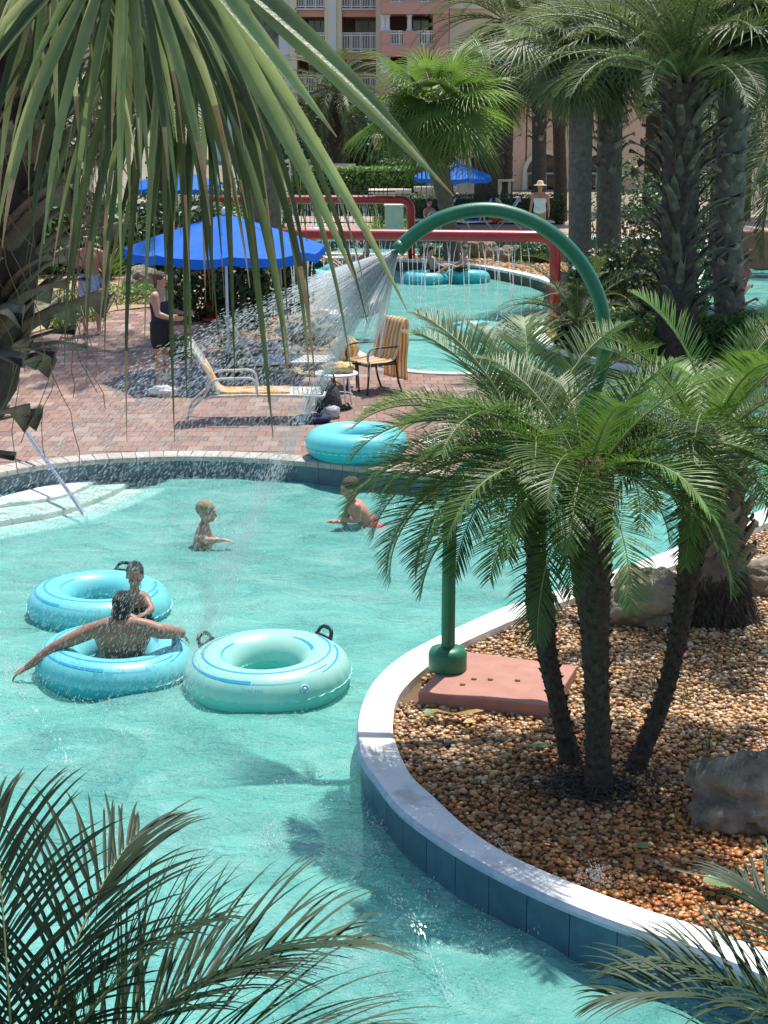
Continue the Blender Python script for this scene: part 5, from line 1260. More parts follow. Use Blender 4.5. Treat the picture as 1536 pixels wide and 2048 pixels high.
for (A, B_, top, n) in [((-120, 1240), (150, 1540), .35, 130), ((940, 1690), (1090, 1880), .5, 150), ((760, 1780), (900, 2000), .3, 90)]:
    a, b_ = W(*A, .02), W(*B_, .02)
    for k in range(n):
        t = q.random(); p = a.lerp(b_, t) + Vector((q.gauss(0, .02), q.gauss(0, .03), top * 4 * t * (1 - t) * .5 + q.gauss(0, .015))); drop(st, p, b_ - a + Vector((0, 0, 1 - 2 * t)), q.uniform(.008, .02), q.uniform(.002, .0045))
c = W(1190, 1762, IZ - .02)
for k in range(260):
    a = q.uniform(0, 6.28); r = .13 * q.random(); drop(st, c + Vector((math.cos(a) * r, math.sin(a) * r, .1 * q.random() ** 2)), Vector((math.cos(a), math.sin(a), 1)), q.uniform(.003, .01), q.uniform(.0012, .003))
tag(st.obj('stream_drops', M['drop'], smooth=False), 'beads of water arcing in thin streams near the curved wall', 'water', kind='stuff')

# handrail
h0, h1 = W(172, 1034, -.02), WD(20, 819, 19.8)
hr = thing('handrail', 'steel handrail slanting down into the pool steps', 'handrail', h0)
dirh = (h1 - h0).normalized(); pth = [Vector((0, 0, -.7)), Vector((0, 0, -.1)), (h1 - h0) * .08, (h1 - h0) * .5, h1 - h0, (h1 - h0) + Vector((-.25, .35, .06)), (h1 - h0) + Vector((-.42, .6, -.1)), Vector((h1.x - h0.x - .45, h1.y - h0.y + .65, DZ - h0.z))]
MB().tube(catmull(pth, 8), .024, 14).obj('tube', M['metal'], hr)

# ------------------------------------------------------------------ inflatable rings
def torus_pt(R0, r, rz_, th, ph, puck=0.0):
    """th round the ring, ph round the section (0 = outer seam, 90 deg = top)"""
    w = 1.0
    if puck:
        near_ = max(0, math.cos(ph)) ** 6; w = 1 - puck * near_ * (.5 + .5 * math.cos(th * 34 + math.sin(th * 5) * 1.2))
    return Vector(((R0 + r * w * math.cos(ph)) * math.cos(th), (R0 + r * w * math.cos(ph)) * math.sin(th), rz_ * math.sin(ph)))
def swim_ring(label, loc, D=1.28, r=.19, rz=0, tilt=(0, 0), mats='vinyl', handles=(), stripes=True, text=None, valve=None, group='aqua inflatable rings', dashes=False):
    root = thing('swim_ring', label, 'swim ring', loc, 0, group); root.rotation_euler = (tilt[0], tilt[1], rz)
    R0 = D / 2 - r; rz_ = r * .92; nth, nph = 136, 28; b = MB()
    vs_ = [torus_pt(R0, r, rz_, 2 * math.pi * i / nth, 2 * math.pi * j / nph, .035) for i in range(nth) for j in range(nph)]
    b.add(vs_, [(i * nph + j, ((i + 1) % nth) * nph + j, ((i + 1) % nth) * nph + (j + 1) % nph, i * nph + (j + 1) % nph) for i in range(nth) for j in range(nph)])
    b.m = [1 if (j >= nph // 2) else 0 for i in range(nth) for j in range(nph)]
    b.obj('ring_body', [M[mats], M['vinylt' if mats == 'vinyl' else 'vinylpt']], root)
    if dashes:
        s = MB()
        for k in range(46):
            t0, t1 = 2 * math.pi * k / 46, 2 * math.pi * (k + .7) / 46
            s.band([torus_pt(R0, r + .002, rz_ + .002, t0 + (t1 - t0) * u / 4, R(-9)) for u in range(5)], [torus_pt(R0, r + .002, rz_ + .002, t0 + (t1 - t0) * u / 4, R(-13)) for u in range(5)])
        s.obj('printed_dashes', M['seam'], root)
    for (rad, amp) in ((R0 + r, 1), (R0 - r, -1)):
        s = MB(); K = 272; A, B_ = [], []
        for k in range(K + 1):
            t = 2 * math.pi * k / K; wv = .5 + .5 * math.cos(t * 34 + math.sin(t * 5) * 1.2); ri = rad - amp * r * .035 * wv * (1 if amp > 0 else 0) - amp * .004; ro = ri + amp * (.012 + .003 * math.sin(k * 2.1)); z = .004 * math.sin(k * .9)
            A.append(Vector((ri * math.cos(t), ri * math.sin(t), 0))); B_.append(Vector((ro * math.cos(t), ro * math.sin(t), z)))
        s.band(A, B_); s.obj('seam', M['seam'], root)
    def arc(t0, t1, ph, w0, w1):
        s = MB(); K = 60; A, B_ = [], []
        for k in range(K + 1):
            u = k / K; t = t0 + (t1 - t0) * u; w = w0 + (w1 - w0) * u; p_ = ph[0] + (ph[1] - ph[0]) * u
            A.append(torus_pt(R0, r + .0016, rz_ + .0016, t, p_ - w)); B_.append(torus_pt(R0, r + .0016, rz_ + .0016, t, p_ + w))
        s.band(A, B_); s.obj('printed_stripe', M['vinylb'], root)
    if stripes:
        arc(R(195), R(262), (R(52), R(50)), .03, .07); arc(R(263), R(300), (R(47), R(43)), .012, .006); arc(R(195), R(150), (R(52), R(58)), .03, .008)
        arc(R(180), R(345), (R(78), R(80)), .05, .03); arc(R(345), R(400), (R(80), R(74)), .03, .07); arc(R(180), R(120), (R(78), R(84)), .05, .01)
        arc(R(-40), R(15), (R(50), R(66)), .012, .06); arc(R(10), R(60), (R(118), R(112)), .07, .02); arc(R(140), R(215), (R(118), R(122)), .05, .012); arc(R(300), R(330), (R(60), R(62)), .006, .02)
    for t in handles:
        h = thing('handle', None, None); h.parent = root
        h.location = torus_pt(R0, r, rz_, t, R(55)); h.rotation_euler = (0, 0, t); bpy.data.objects.remove(h)
        b = MB(); c = torus_pt(R0, r, rz_, t, R(58)); o_ = Vector((math.cos(t), math.sin(t), 0)); tg = Vector((-math.sin(t), math.cos(t), 0)); up = (o_ * math.cos(R(62)) + Vector((0, 0, math.sin(R(62))))).normalized()
        loop = [c + tg * .085 - up * .01, c + tg * .075 + up * .045, c + tg * .045 + up * .075, c + up * .08, c - tg * .045 + up * .075, c - tg * .075 + up * .045, c - tg * .085 - up * .01]
        b.tube(catmull(loop, 5), .013, 10, flat=1.3); b.tube([c + tg * .1, c + tg * .0, c - tg * .1], [.02, .022, .02], 8, flat=.6); b.obj('handle', M['blackp'], root)
    if valve is not None:
        th, ph = valve; c = torus_pt(R0, r, rz_, th, ph); nrm = (torus_pt(R0, r * 1.5, rz_ * 1.5, th, ph) - c).normalized(); Mx = nrm.to_track_quat('Z', 'Y').to_matrix()
        MB().lathe([(.036, -.004), (.036, .004), (.026, .005), (.022, -.002), (.016, .001), (.012, .012), (.004, .014)], c, 18, Mx).obj('valve', M['seam'], root)
    if text:
        cu = bpy.data.curves.new('lettering', 'FONT'); cu.body = text[0]; cu.size = text[3]; cu.align_x = 'CENTER'; cu.space_character = 1.15
        to = bpy.data.objects.new('lettering', cu); COL.objects.link(to); bpy.context.view_layer.update()
        me = bpy.data.meshes.new_from_object(to.evaluated_get(bpy.context.evaluated_depsgraph_get())); bpy.data.objects.remove(to)
        for v in me.vertices:
            th = text[1] + v.co.x / (R0 + r * math.cos(text[2])); ph = text[2] + v.co.y / r; v.co = torus_pt(R0, r + .002, rz_ + .002, th, ph)
        me.materials.clear(); me.materials.append(M['vinylb']); link('lettering', me, root)
    return root
def ringloc(px, py, z): p = W(px, py, z); return (p.x, p.y, z)
swim_ring('empty pale aqua ring with black handles and blue print, floating before the curved wall', ringloc(535, 1345, .10), 1.30, .20, 0, (.03, -.02), 'vinylp', (R(152), R(40)), True, ('TUBE PRO', R(264), R(28), .032), (R(300), R(24)))
swim_ring('aqua ring carrying the man whose back is turned', ringloc(229, 1325, .08), 1.24, .19, R(8), (.02, .05), 'vinyl', (), True, ('TUBE PRO', R(262), R(38), .03))
swim_ring('aqua ring with a child leaning on its rim', ringloc(200, 1208, .08), 1.26, .19, R(-20), (0, .03), 'vinyl', (R(95),), True)
swim_ring('plain aqua ring lying on the brick deck by the pool edge', ringloc(713, 885, DZ + .175), 1.22, .19, 1.0, (0, 0), 'vinyl', (), False, dashes=True)
swim_ring('aqua ring with a seated dark haired child in the middle pool', ringloc(852, 557, .1), 1.15, .19, .4, (0, 0), 'vinyl', (), False)
swim_ring('aqua ring with a lounging child under the water curtain', ringloc(935, 553, .12), 1.1, .19, .8, (0, .1), 'vinyl', (R(210),), False)
swim_ring('aqua ring half hidden behind the pygmy palm fronds', ringloc(955, 665, .1), 1.15, .19, .8, (0, 0), 'vinyl', (R(130),), False)
swim_ring('aqua ring with a swimmer drifting left of the water curtain', ringloc(655, 556, .1), 1.2, .2, .8, (0, .12), 'vinyl', (), False)
swim_ring('second aqua ring drifting left of the water curtain', ringloc(690, 540, .1), 1.2, .2, .3, (0, -.1), 'vinyl', (), False)
swim_ring('pale aqua ring resting on the far deck behind the front red frame', ringloc(640, 468, DZ + .19), 1.25, .19, .3, (0, 0), 'vinylp', (R(-60),), False)
swim_ring('aqua ring drifting in the back channel past the leaning trunk', ringloc(880, 500, .1), 1.1, .19, .3, (0, 0), 'vinyl', (), False)
swim_ring('aqua ring at the edge of the right hand pool behind palm trunks', ringloc(1375, 655, .1), 1.2, .19, .3, (0, 0), 'vinyl', (), False)

# ------------------------------------------------------------------ furniture on the brick deck
def towel_mesh(name, prof, wdt, mats, seed=0, uscale=1.0, wob=.012, parent=None, fold_axis=1):
    """cloth strip following a profile (x,z) and spread along y, UV u across for stripes"""
    r_ = random.Random(seed); pr_ = resample(catmull([Vector((p[0], 0, p[1])) for p in prof], 6), 40); J = 24; vs_ = []; fs = []
    for i, p in enumerate(pr_):
        for j in range(J + 1):
            u = j / J - .5; n_ = noise.noise(Vector((i * .16, u * 7, seed))); vs_.append((p.x + wob * n_ * 1.4, u * wdt * (1 + .05 * noise.noise(Vector((i * .2, seed, 1)))) , p.z + wob * noise.noise(Vector((i * .2, u * 9, seed + 5)))))
    for i in range(len(pr_) - 1):
        for j in range(J): a = i * (J + 1) + j; fs.append((a, a + 1, a + J + 2, a + J + 1))
    b = MB().add(vs_, fs); me = b.mesh(name, mats); uv = me.uv_layers.new(name='UV')
    for l in me.loops: i, j = divmod(l.vertex_index, J + 1); uv.data[l.index].uv = (j / J * uscale, i / len(pr_))
    o = link(name, me, parent); so = o.modifiers.new('s', 'SOLIDIFY'); so.thickness = .008; return o
# black armchair, side-on, facing left
cl = W(745, 782, DZ); chair = thing('patio_chair', 'black metal patio armchair with a striped towel over it', 'chair', cl, R(214))
def tubo(name, pts, r, par, m, seg=8, sm=6): return MB().tube(catmull(pts, sm), r, seg).obj(name, M[m], par)
for s in (-1, 1):
    tubo('leg', [(.27, s * .27, 0), (.25, s * .27, .2), (.24, s * .27, .42)], .016, chair, 'blackm'); tubo('leg', [(-.33, s * .27, 0), (-.26, s * .27, .2), (-.23, s * .27, .42)], .016, chair, 'blackm')
    tubo('armrest', [(.24, s * .28, .42), (.27, s * .29, .56), (.2, s * .3, .66), (-.05, s * .3, .67), (-.27, s * .28, .66)], .016, chair, 'blackm')
    tubo('back_post', [(-.23, s * .25, .42), (-.28, s * .25, .7), (-.36, s * .25, 1.0)], .015, chair, 'blackm')
MB().box((0, 0, .42), (.52, .54, .04)).obj('seat', M['blackm'], chair, smooth=False, bevel=.01)
tubo('back_rail', [(-.36, -.25, 1.0), (-.37, 0, 1.02), (-.36, .25, 1.0)], .015, chair, 'blackm')
for k in range(5): tubo('back_slat', [(-.24, -.2 + k * .1, .44), (-.29, -.2 + k * .1, .72), (-.355, -.2 + k * .1, 1.0)], .008, chair, 'blackm')
tw = thing('striped_towel', 'orange and white striped towel draped over the black chair', 'towel', cl, R(214))
towel_mesh('cloth', [(.26, .455), (.1, .46), (-.12, .47), (-.2, .52), (-.255, .75), (-.33, 1.02), (-.39, 1.06), (-.43, .98), (-.42, .7), (-.41, .3), (-.41, .16)], .62, M['towel'], 3, 1, .02, tw)
tr_ = thing('rolled_towel', 'orange and white striped towel bundled on the chair seat front', 'towel', W(690, 770, DZ) + Vector((0, 0, .46)), .4)
b = MB(); b.ell((0, 0, .1), (.22, .2, .17), 24, 16, None, lambda q, u: q * (1 + .14 * noise.noise(u * 3) + .07 * noise.noise(u * 8))); me = b.mesh('cloth', M['towel']); uv = me.uv_layers.new(name='UV')
for l in me.loops: co = me.vertices[l.vertex_index].co; uv.data[l.index].uv = ((co.x + .3 * co.z) * 1.6 + .5, 0)
link('cloth', me, tr_)
st_ = thing('footstool', 'dark low footstool in front of the black chair', 'stool', W(690, 780, DZ), .1)
MB().box((0, 0, .42), (.4, .4, .035)).obj('seat', M['blackm'], st_, smooth=False, bevel=.01)
for sx in (-1, 1):
    for sy in (-1, 1): tubo('leg', [(sx * .17, sy * .17, .4), (sx * .19, sy * .19, 0)], .013, st_, 'blackm')
# round side table
tl = W(672, 812, DZ); tb = thing('side_table', 'small round white side table beside the lounger', 'table', tl)
MB().lathe([(.0, .44), (.30, .44), (.31, .455), (.30, .47), (.0, .47)], (0, 0, 0), 32).obj('tabletop', M['white'], tb)
for k in range(4): a = .6 + k * math.pi / 2; tubo('leg', [(.2 * math.cos(a), .2 * math.sin(a), .44), (.23 * math.cos(a), .23 * math.sin(a), .2), (.26 * math.cos(a), .26 * math.sin(a), 0)], .013, tb, 'white')
tubo('ring', [(.23 * math.cos(a * .5), .23 * math.sin(a * .5), .16) for a in range(0, 14)], .008, tb, 'white')
o = MB().ell((0, 0, .07), (.22, .17, .085), 30, 18, None, lambda q, u: q * (1 + .22 * noise.noise(u * 3.2) + .12 * noise.noise(u * 9))).obj('crumpled_towel', M['cloth_y']); o.location = tl + Vector((.04, 0, .46)); tag(o, 'crumpled yellow towel on the round side table', 'towel')
# lounger
ll_ = W(505, 838, DZ); lg = thing('sun_lounger', 'white framed sun lounger with raised back inside the spray', 'sun lounger', ll_, R(4))
for s in (-1, 1):
    tubo('side_rail', [(-.55, s * .3, .36), (0, s * .3, .37), (.5, s * .3, .36), (.93, s * .3, .34)], .02, lg, 'lounge')
    tubo('leg', [(.80, s * .3, .35), (.74, s * .31, .12), (.70, s * .32, 0)], .018, lg, 'lounge'); tubo('leg', [(-.62, s * .3, .36), (-.8, s * .31, .18), (-.86, s * .32, 0)], .018, lg, 'lounge')
    tubo('armrest', [(-.62, s * .33, .37), (-.5, s * .34, .57), (-.2, s * .34, .6), (.02, s * .34, .58), (.08, s * .33, .38)], .018, lg, 'lounge')
    tubo('back_rail', [(-.42, s * .28, .38), (-.60, s * .28, .72), (-.78, s * .28, 1.02)], .018, lg, 'lounge')
tubo('foot_rail', [(.93, -.3, .34), (.96, 0, .34), (.93, .3, .34)], .02, lg, 'lounge'); tubo('head_rail', [(-.78, -.28, 1.02), (-.79, 0, 1.03), (-.78, .28, 1.02)], .018, lg, 'lounge'); tubo('floor_bar', [(.70, -.32, .012), (.70, .32, .012)], .016, lg, 'lounge')
for k in range(22): MB().box((-.38 + k * .06, 0, .372), (.05, .58, .008)).obj('strap', M['lounge'], lg, smooth=False)
for k in range(10): t = (k + .5) / 10; MB().box((0, 0, 0), (.055, .55, .008)).obj('strap', M['lounge'], lg, smooth=False).matrix_local = Matrix.Translation((-.42 - .36 * t, 0, .39 + .63 * t)) @ Matrix.Rotation(R(60), 4, 'Y')
lt = thing('lounger_towel', 'yellow and white striped towel spread on the white lounger', 'towel', ll_, R(4))
towel_mesh('cloth', [(.5, .392), (.2, .40), (-.1, .398), (-.36, .41), (-.47, .52), (-.6, .78)], .46, M['towel'], 7, .8, .02, lt)
# second lounger further back, seen through the spray
lg2 = copy_tree(lg); lg2.location = W(560, 772, DZ) + Vector((0, .1, 0)); lg2.rotation_euler = (0, 0, R(14)); lg2['label'] = 'second white lounger behind the first one, nearer the rocks'; lg2['group'] = lg['group'] = 'white sun loungers on the brick deck'
# bag, sandals, things by the lounger
b = MB(); b.ell((0, 0, .22), (.16, .14, .25), 28, 20, None, lambda q, u: Vector((q.x * (1.1 - .25 * u.z), q.y * (1.1 - .2 * u.z), q.z)) * (1 + .12 * noise.noise(u * 4))); o_ = thing('tote_bag', 'black mesh beach bag standing by the foot of the lounger', 'bag', W(657, 832, DZ))
b.obj('bag_body', M['bag'], o_); tubo('strap', [(-.1, 0, .4), (-.08, -.03, .55), (.06, -.03, .57), (.1, 0, .4)], .01, o_, 'blackp')
o = MB().ell((0, 0, .08), (.12, .1, .1), 22, 14, None, lambda q, u: q * (1 + .25 * noise.noise(u * 4))).obj('plastic_bag', M['plasticw']); o.location = W(662, 836, DZ); tag(o, 'crumpled grey plastic bag in front of the black mesh bag', 'bag')
o = MB().ell((0, 0, .06), (.2, .12, .09), 26, 14, None, lambda q, u: q * (1 + .5 * noise.noise(u * 3) + .2 * noise.noise(u * 8))).obj('clothes_pile', M['clwhite']); o.location = W(328, 792, DZ); tag(o, 'pale crumpled clothes pile at the feet of the standing woman', 'clothes')
o = MB().ell((0, 0, .05), (.26, .14, .07), 24, 12, None, lambda q, u: q * (1 + .2 * noise.noise(u * 4))).obj('dark_bundle', M['clnavy']); o.location = W(625, 845, DZ); tag(o, 'dark blue bundle of cloth under the lounger foot', 'clothes')
def sandal(label, px, py, rz):
    root = thing('sandal', label, 'sandal', W(px, py, DZ), rz, 'dark sandals on the bricks'); MB().ell((0, 0, .015), (.13, .05, .016), 20, 8).obj('sole', M['blackp'], root); tubo('strap', [(.03, -.05, .02), (.04, 0, .075), (.03, .05, .02)], .012, root, 'blackm'); tubo('strap', [(-.06, -.045, .02), (-.06, 0, .07), (-.06, .045, .02)], .01, root, 'blackm')
sandal('dark sandal on the bricks beside the side table', 692, 818, 1.1); sandal('dark sandal on the bricks under the lounger foot', 590, 850, .2)
o = MB().lathe([(.0, 0), (.15, 0), (.155, .012), (.15, .018), (.0, .02)], (0, 0, 0), 30).obj('skimmer_lid', M['coping_w']); o.location = W(862, 884, DZ) + Vector((0, 0, .004)); tag(o, 'round white skimmer lid set in the brick deck', 'lid')
strap('purple flowered plant at the brick peninsula', W(612, 598, DZ), 40, .35, .012, 'shrubl', 99)
o = MB().ell((0, 0, .07), (.25, .2, .1), 24, 12, None, lambda q, u: q * (1 + .2 * noise.noise(u * 4))).obj('folded_towel', M['cloth_y']); o.location = W(607, 605, DZ); tag(o, 'yellow towel heap on the brick peninsula', 'towel')
# far loungers, cheap copies
for i, (x, y, rz, c) in enumerate([(930, 466, 178, 'umb'), (985, 466, 182, 'clblue'), (1045, 466, 3, 'cloth_y'), (860, 464, 178, 'clwhite')]):
    l2 = copy_tree(lg); l2.location = W(x, y, DZ); l2.rotation_euler = (0, 0, R(rz)); l2['group'] = 'white sun loungers on the far deck'
    l2['label'] = ['far white lounger with an aqua bag on it', 'far white lounger with a blue printed towel', 'far white lounger with a yellow towel', 'far white lounger in the shade by the hedge'][i]
    if i < 3:
        t_ = thing('far_towel', ['aqua cloth on a lounger of the far deck', 'blue printed towel on a lounger of the far deck', 'yellow towel on a lounger of the far deck'][i], 'towel', W(x, y, DZ), R(rz)); towel_mesh('cloth', [(.0, .39), (-.36, .41), (-.47, .55), (-.62, .8), (-.8, 1.06), (-.84, .95)], .5, M[c], 20 + i, 1, .03, t_)
o = MB().ell((0, 0, 0), (.17, .17, .17), 20, 12).obj('beach_ball', M['red']); o.location = W(990, 466, DZ) + Vector((0, -.3, .5)); tag(o, 'red beach ball beside the blue printed far towel', 'ball')

# ------------------------------------------------------------------ people
TMP = bpy.data.scenes.new('tmp')
def remesh(mb, voxel, smooth=5, fac=.5):
    me = mb.mesh('tmp', []); o = bpy.data.objects.new('tmp', me); TMP.collection.objects.link(o)
    m = o.modifiers.new('r', 'REMESH'); m.mode = 'VOXEL'; m.voxel_size = voxel; m.use_smooth_shade = True
    s = o.modifiers.new('s', 'SMOOTH'); s.factor = fac; s.iterations = smooth
    vl = TMP.view_layers[0]; vl.update(); dg = vl.depsgraph; dg.update(); out = bpy.data.meshes.new_from_object(o.evaluated_get(dg)); bpy.data.objects.remove(o); bpy.data.meshes.remove(me); return out
def limb(b, pts, rad, seg=12, flat=1.0):
    pts = [Vector(p) for p in pts]
    P = catmull(pts, 5); n = len(P); rr = []
    for i in range(n):
        t = i / (n - 1) * (len(rad) - 1); k = min(int(t), len(rad) - 2); rr.append(rad[k] * (1 - t + k) + rad[k + 1] * (t - k))
    b.tube(P, rr, seg, True, flat=flat); b.ell(P[0], rr[0] * .98, 10, 8); b.ell(P[-1], rr[-1] * .98, 10, 8)
def frame(fwd, up):
    f = Vector(fwd).normalized(); u = Vector(up); u = (u - f * u.dot(f)).normalized(); l = u.cross(f); return Matrix((l, f, u)).transposed()   # columns: side, forward, up
def add_head(b, c, fwd, up, s=1.0):
    Mx = frame(fwd, up); P = lambda x, y, z: Vector(c) + Mx @ (Vector((x, y, z)) * s)
    b.ell(P(0, -.008, .025), (.074 * s, .094 * s, .088 * s), 20, 14, Mx); b.ell(P(0, .022, -.035), (.056 * s, .066 * s, .075 * s), 16, 12, Mx); b.ell(P(0, .062, -.085), (.027 * s, .024 * s, .022 * s), 10, 8, Mx)
    limb(b, [P(0, .088, .012), P(0, .108, -.03)], [.009 * s, .016 * s], 8); b.ell(P(0, .086, -.062), (.024 * s, .012 * s, .010 * s), 10, 6, Mx); b.ell(P(0, .08, .03), (.052 * s, .018 * s, .012 * s), 12, 6, Mx)
    for q in (-1, 1): b.ell(P(q * .077, -.005, -.01), (.010 * s, .018 * s, .030 * s), 8, 8, Mx); b.ell(P(q * .045, .06, -.02), (.02 * s, .018 * s, .016 * s), 8, 6, Mx)
    return P, Mx
def add_hand(b, w, d, n, s=1.0, curl=.35, side=1):
    """palm from the wrist along d, palm normal n; four fingers and a thumb"""
    d = Vector(d).normalized(); n = Vector(n); n = (n - d * n.dot(d)).normalized(); a = d.cross(n) * side; w = Vector(w)
    Mx = Matrix((a, d, n)).transposed(); b.ell(w + d * .045 * s, (.042 * s, .055 * s, .019 * s), 14, 10, Mx)
    for i, (off, l) in enumerate([(.032, .070), (.011, .080), (-.011, .074), (-.031, .058)]):
        p = w + d * .082 * s + a * off * s; pts = [p - d * .02 * s, p]; dv = d + a * off * 2.2
        for k in range(3): dv = (dv.normalized() + n * curl * (.6 + .3 * k)); p = p + dv.normalized() * l * s / 3 * (1.1 - .1 * k); pts.append(p)
        limb(b, pts, [.0095 * s, .0092 * s, .0085 * s, .0068 * s], 8)
    p = w + d * .028 * s + a * .038 * s; limb(b, [p, p + (a * .7 + d * .6 + n * .25) * .035 * s, p + (a * .8 + d * 1.5 + n * .6) * .035 * s], [.0125 * s, .011 * s, .008 * s], 8)
def torso(b, pel, nk, side, h, wm=1.0, prof=None):
    pel, nk = Vector(pel), Vector(nk); ax_ = (nk - pel).normalized(); sd = Vector(side); sd = (sd - ax_ * sd.dot(ax_)).normalized(); fw = ax_.cross(sd); L = (nk - pel).length; k = h / 1.75 * wm
    prof = prof or [(-.14, .10, .075), (-.06, .15, .105), (.05, .160, .112), (.25, .142, .100), (.42, .148, .104), (.62, .170, .115), (.78, .180, .112), (.88, .155, .095), (.97, .085, .068), (1.04, .058, .056)]
    vs_ = []; n = 20
    for (t, a, c) in prof:
        for i in range(n):
            th = 2 * math.pi * i / n; ce, se = math.cos(th), math.sin(th); ce = math.copysign(abs(ce) ** .85, ce); se = math.copysign(abs(se) ** .85, se); vs_.append(pel + ax_ * L * t + sd * ce * a * k + fw * se * c * k)
    m = len(prof); b.add(vs_, [(i * n + j, i * n + (j + 1) % n, (i + 1) * n + (j + 1) % n, (i + 1) * n + j) for i in range(m - 1) for j in range(n)] + [tuple(range(n - 1, -1, -1)), tuple((m - 1) * n + j for j in range(n))])
    return ax_, sd, fw
def hair_cap(head, Mx, s, voxel, grow=1.07, back=.014, up_=.014, long=0, seed=0):
    b = MB(); c = Vector(head) + Mx @ (Vector((0, -.008 - back, .025 + up_)) * s)
    b.ell(c, (.078 * s * grow, .096 * s * grow, .088 * s * grow), 40, 28, Mx, lambda q, u: q * (1 + .035 * noise.noise(u * 7 + Vector((seed, 0, 0))) + .03 * noise.noise(u * 18)))
    if long: b.ell(Vector(head) + Mx @ (Vector((0, -.06, -.06)) * s), (.066 * s, .045 * s, .08 * s), 20, 14, Mx, lambda q, u: q * (1 + .05 * noise.noise(u * 9)))
    return b
def person(label, loc, rz, h, J, skin, hair, build=1.0, voxel=.01, group=None, cloth=(), hairkw={}, hands=True, eyes=False, extra=None, prof=None):
    """J: joints in metres around the loc (facing -Y when rz=0): pel, nk, side, head, fwd, up, arms [(sh,el,wr,handdir,palm)], legs [(hip,kn,an,toedir)]"""
    root = thing('person', label, 'person', loc, rz, group); s = h / 1.75; b = MB()
    ax_, sd, fw = torso(b, J['pel'], J['nk'], J['side'], h, build, prof)
    nk = Vector(J['nk']); hd = Vector(J['head']); hs = s * J.get('hs', 1.0); P, Mx = add_head(b, hd, J['fwd'], J.get('up', (0, 0, 1)), hs)
    limb(b, [nk - ax_ * .03 * s, nk + (hd - nk) * .35, P(0, -.02, -.05)], [.062 * s * build, .055 * s, .055 * hs], 14)
    for i, (sh, el, wr, hdir, pn) in enumerate(J['arms']):
        sh, el, wr = Vector(sh), Vector(el), Vector(wr); bk = s * build
        limb(b, [nk - ax_ * .02 * s, nk.lerp(sh, .5) + ax_ * .012 * s, sh], [.05 * bk, .05 * bk, .056 * bk], 12)
        limb(b, [sh, sh.lerp(el, .4), el], [.058 * bk, .052 * bk, .040 * bk], 12); limb(b, [el, el.lerp(wr, .3), wr], [.041 * bk, .042 * bk, .026 * s], 12)
        if hands: add_hand(b, wr, hdir, pn, s * 1.02, J.get('curl', .35), 1 if i == 0 else -1)
        else: b.ell(wr + Vector(hdir).normalized() * .06 * s, .035 * s, 10, 8)
    for (hp_, kn, an, toe) in J.get('legs', []):
        hp_, kn, an, toe = Vector(hp_), Vector(kn), Vector(an), Vector(toe).normalized(); bk = s * build
        limb(b, [hp_, hp_.lerp(kn, .4), kn], [.088 * bk, .080 * bk, .052 * bk], 14); limb(b, [kn, kn.lerp(an, .35), an], [.052 * bk, .056 * bk, .034 * s], 14)
        limb(b, [an + Vector((0, 0, -.02)) * s - toe * .03 * s, an + toe * .09 * s + Vector((0, 0, -.045)) * s, an + toe * .17 * s + Vector((0, 0, -.055)) * s], [.036 * s, .034 * s, .022 * s], 10)
    link('body', remesh(b, voxel), root).data.materials.append(M[skin])
    if hair:
        hb = hair_cap(hd, Mx, hs, voxel, **hairkw); hb.obj('hair', M[hair], root)
    if eyes:
        for q in (-1, 1): MB().ell(P(q * .031, .083, .008), (.013 * hs, .007 * hs, .006 * hs), 10, 6, Mx).obj('eye', M['dark'], root)
    for (nm, mb, m, vx) in cloth: link(nm, remesh(mb, vx, 4), root).data.materials.append(M[m])
    if extra: extra(root, P, Mx, hs)
    return root

# man in the ring, back towards us, arms spread over the rim
rl = Vector(ringloc(229, 1325, .08)); c0 = rl + Vector((.02, -.10, 0)); base = Vector((c0.x, c0.y, 0))
def rel(px, py, Y): return WD(px, py, Y) - base
Yb = base.y
J = dict(pel=(.02, .12, .02), nk=rel(246, 1243, Yb - .06), side=(-1, 0, 0), head=rel(247, 1212, Yb + .02), fwd=(.15, 1, -.25), curl=.3,
         arms=[(rel(318, 1262, Yb - .05), rel(345, 1266, Yb + .10) + Vector((.06, 0, .0)), rel(352, 1268, Yb + .30) + Vector((0, 0, .02)), (.35, .2, -.3), (0, 0, -1)), (rel(176, 1264, Yb - .06), rel(112, 1293, Yb - .12), rel(54, 1334, Yb - .16), (-.8, -.1, -.5), (.3, 0, -1))],
         legs=[((.11, .15, .02), (.16, .6, .18), (.17, .95, -.1), (0, 1, .3)), ((-.09, .15, .02), (-.14, .6, .18), (-.15, .95, -.1), (0, 1, .3))])
sh_ = MB(); torso(sh_, (.02, .12, -.02), (.02, .08, .45), (-1, 0, 0), 1.8, 1.08, [(-.22, .12, .09), (-.1, .165, .12), (.08, .168, .118), (.2, .155, .108)])
for q in (1, -1): limb(sh_, [(.02 + q * .1, .15, .02), (.02 + q * .14, .5, .15)], [.11, .09], 14)
person('tanned dark haired man seen from behind, arms spread over an aqua ring', base, 0, 1.78, J, 'skinm', 'hairb', 1.12, .008, cloth=[('shorts', sh_, 'clnavy', .014)], hairkw=dict(grow=1.06, back=.012, up_=.004, long=1, seed=3),
       prof=[(-.14, .10, .075), (-.06, .15, .105), (.05, .160, .112), (.25, .150, .105), (.45, .165, .112), (.65, .19, .12), (.8, .205, .118), (.9, .17, .10), (.98, .09, .07), (1.05, .058, .056)])
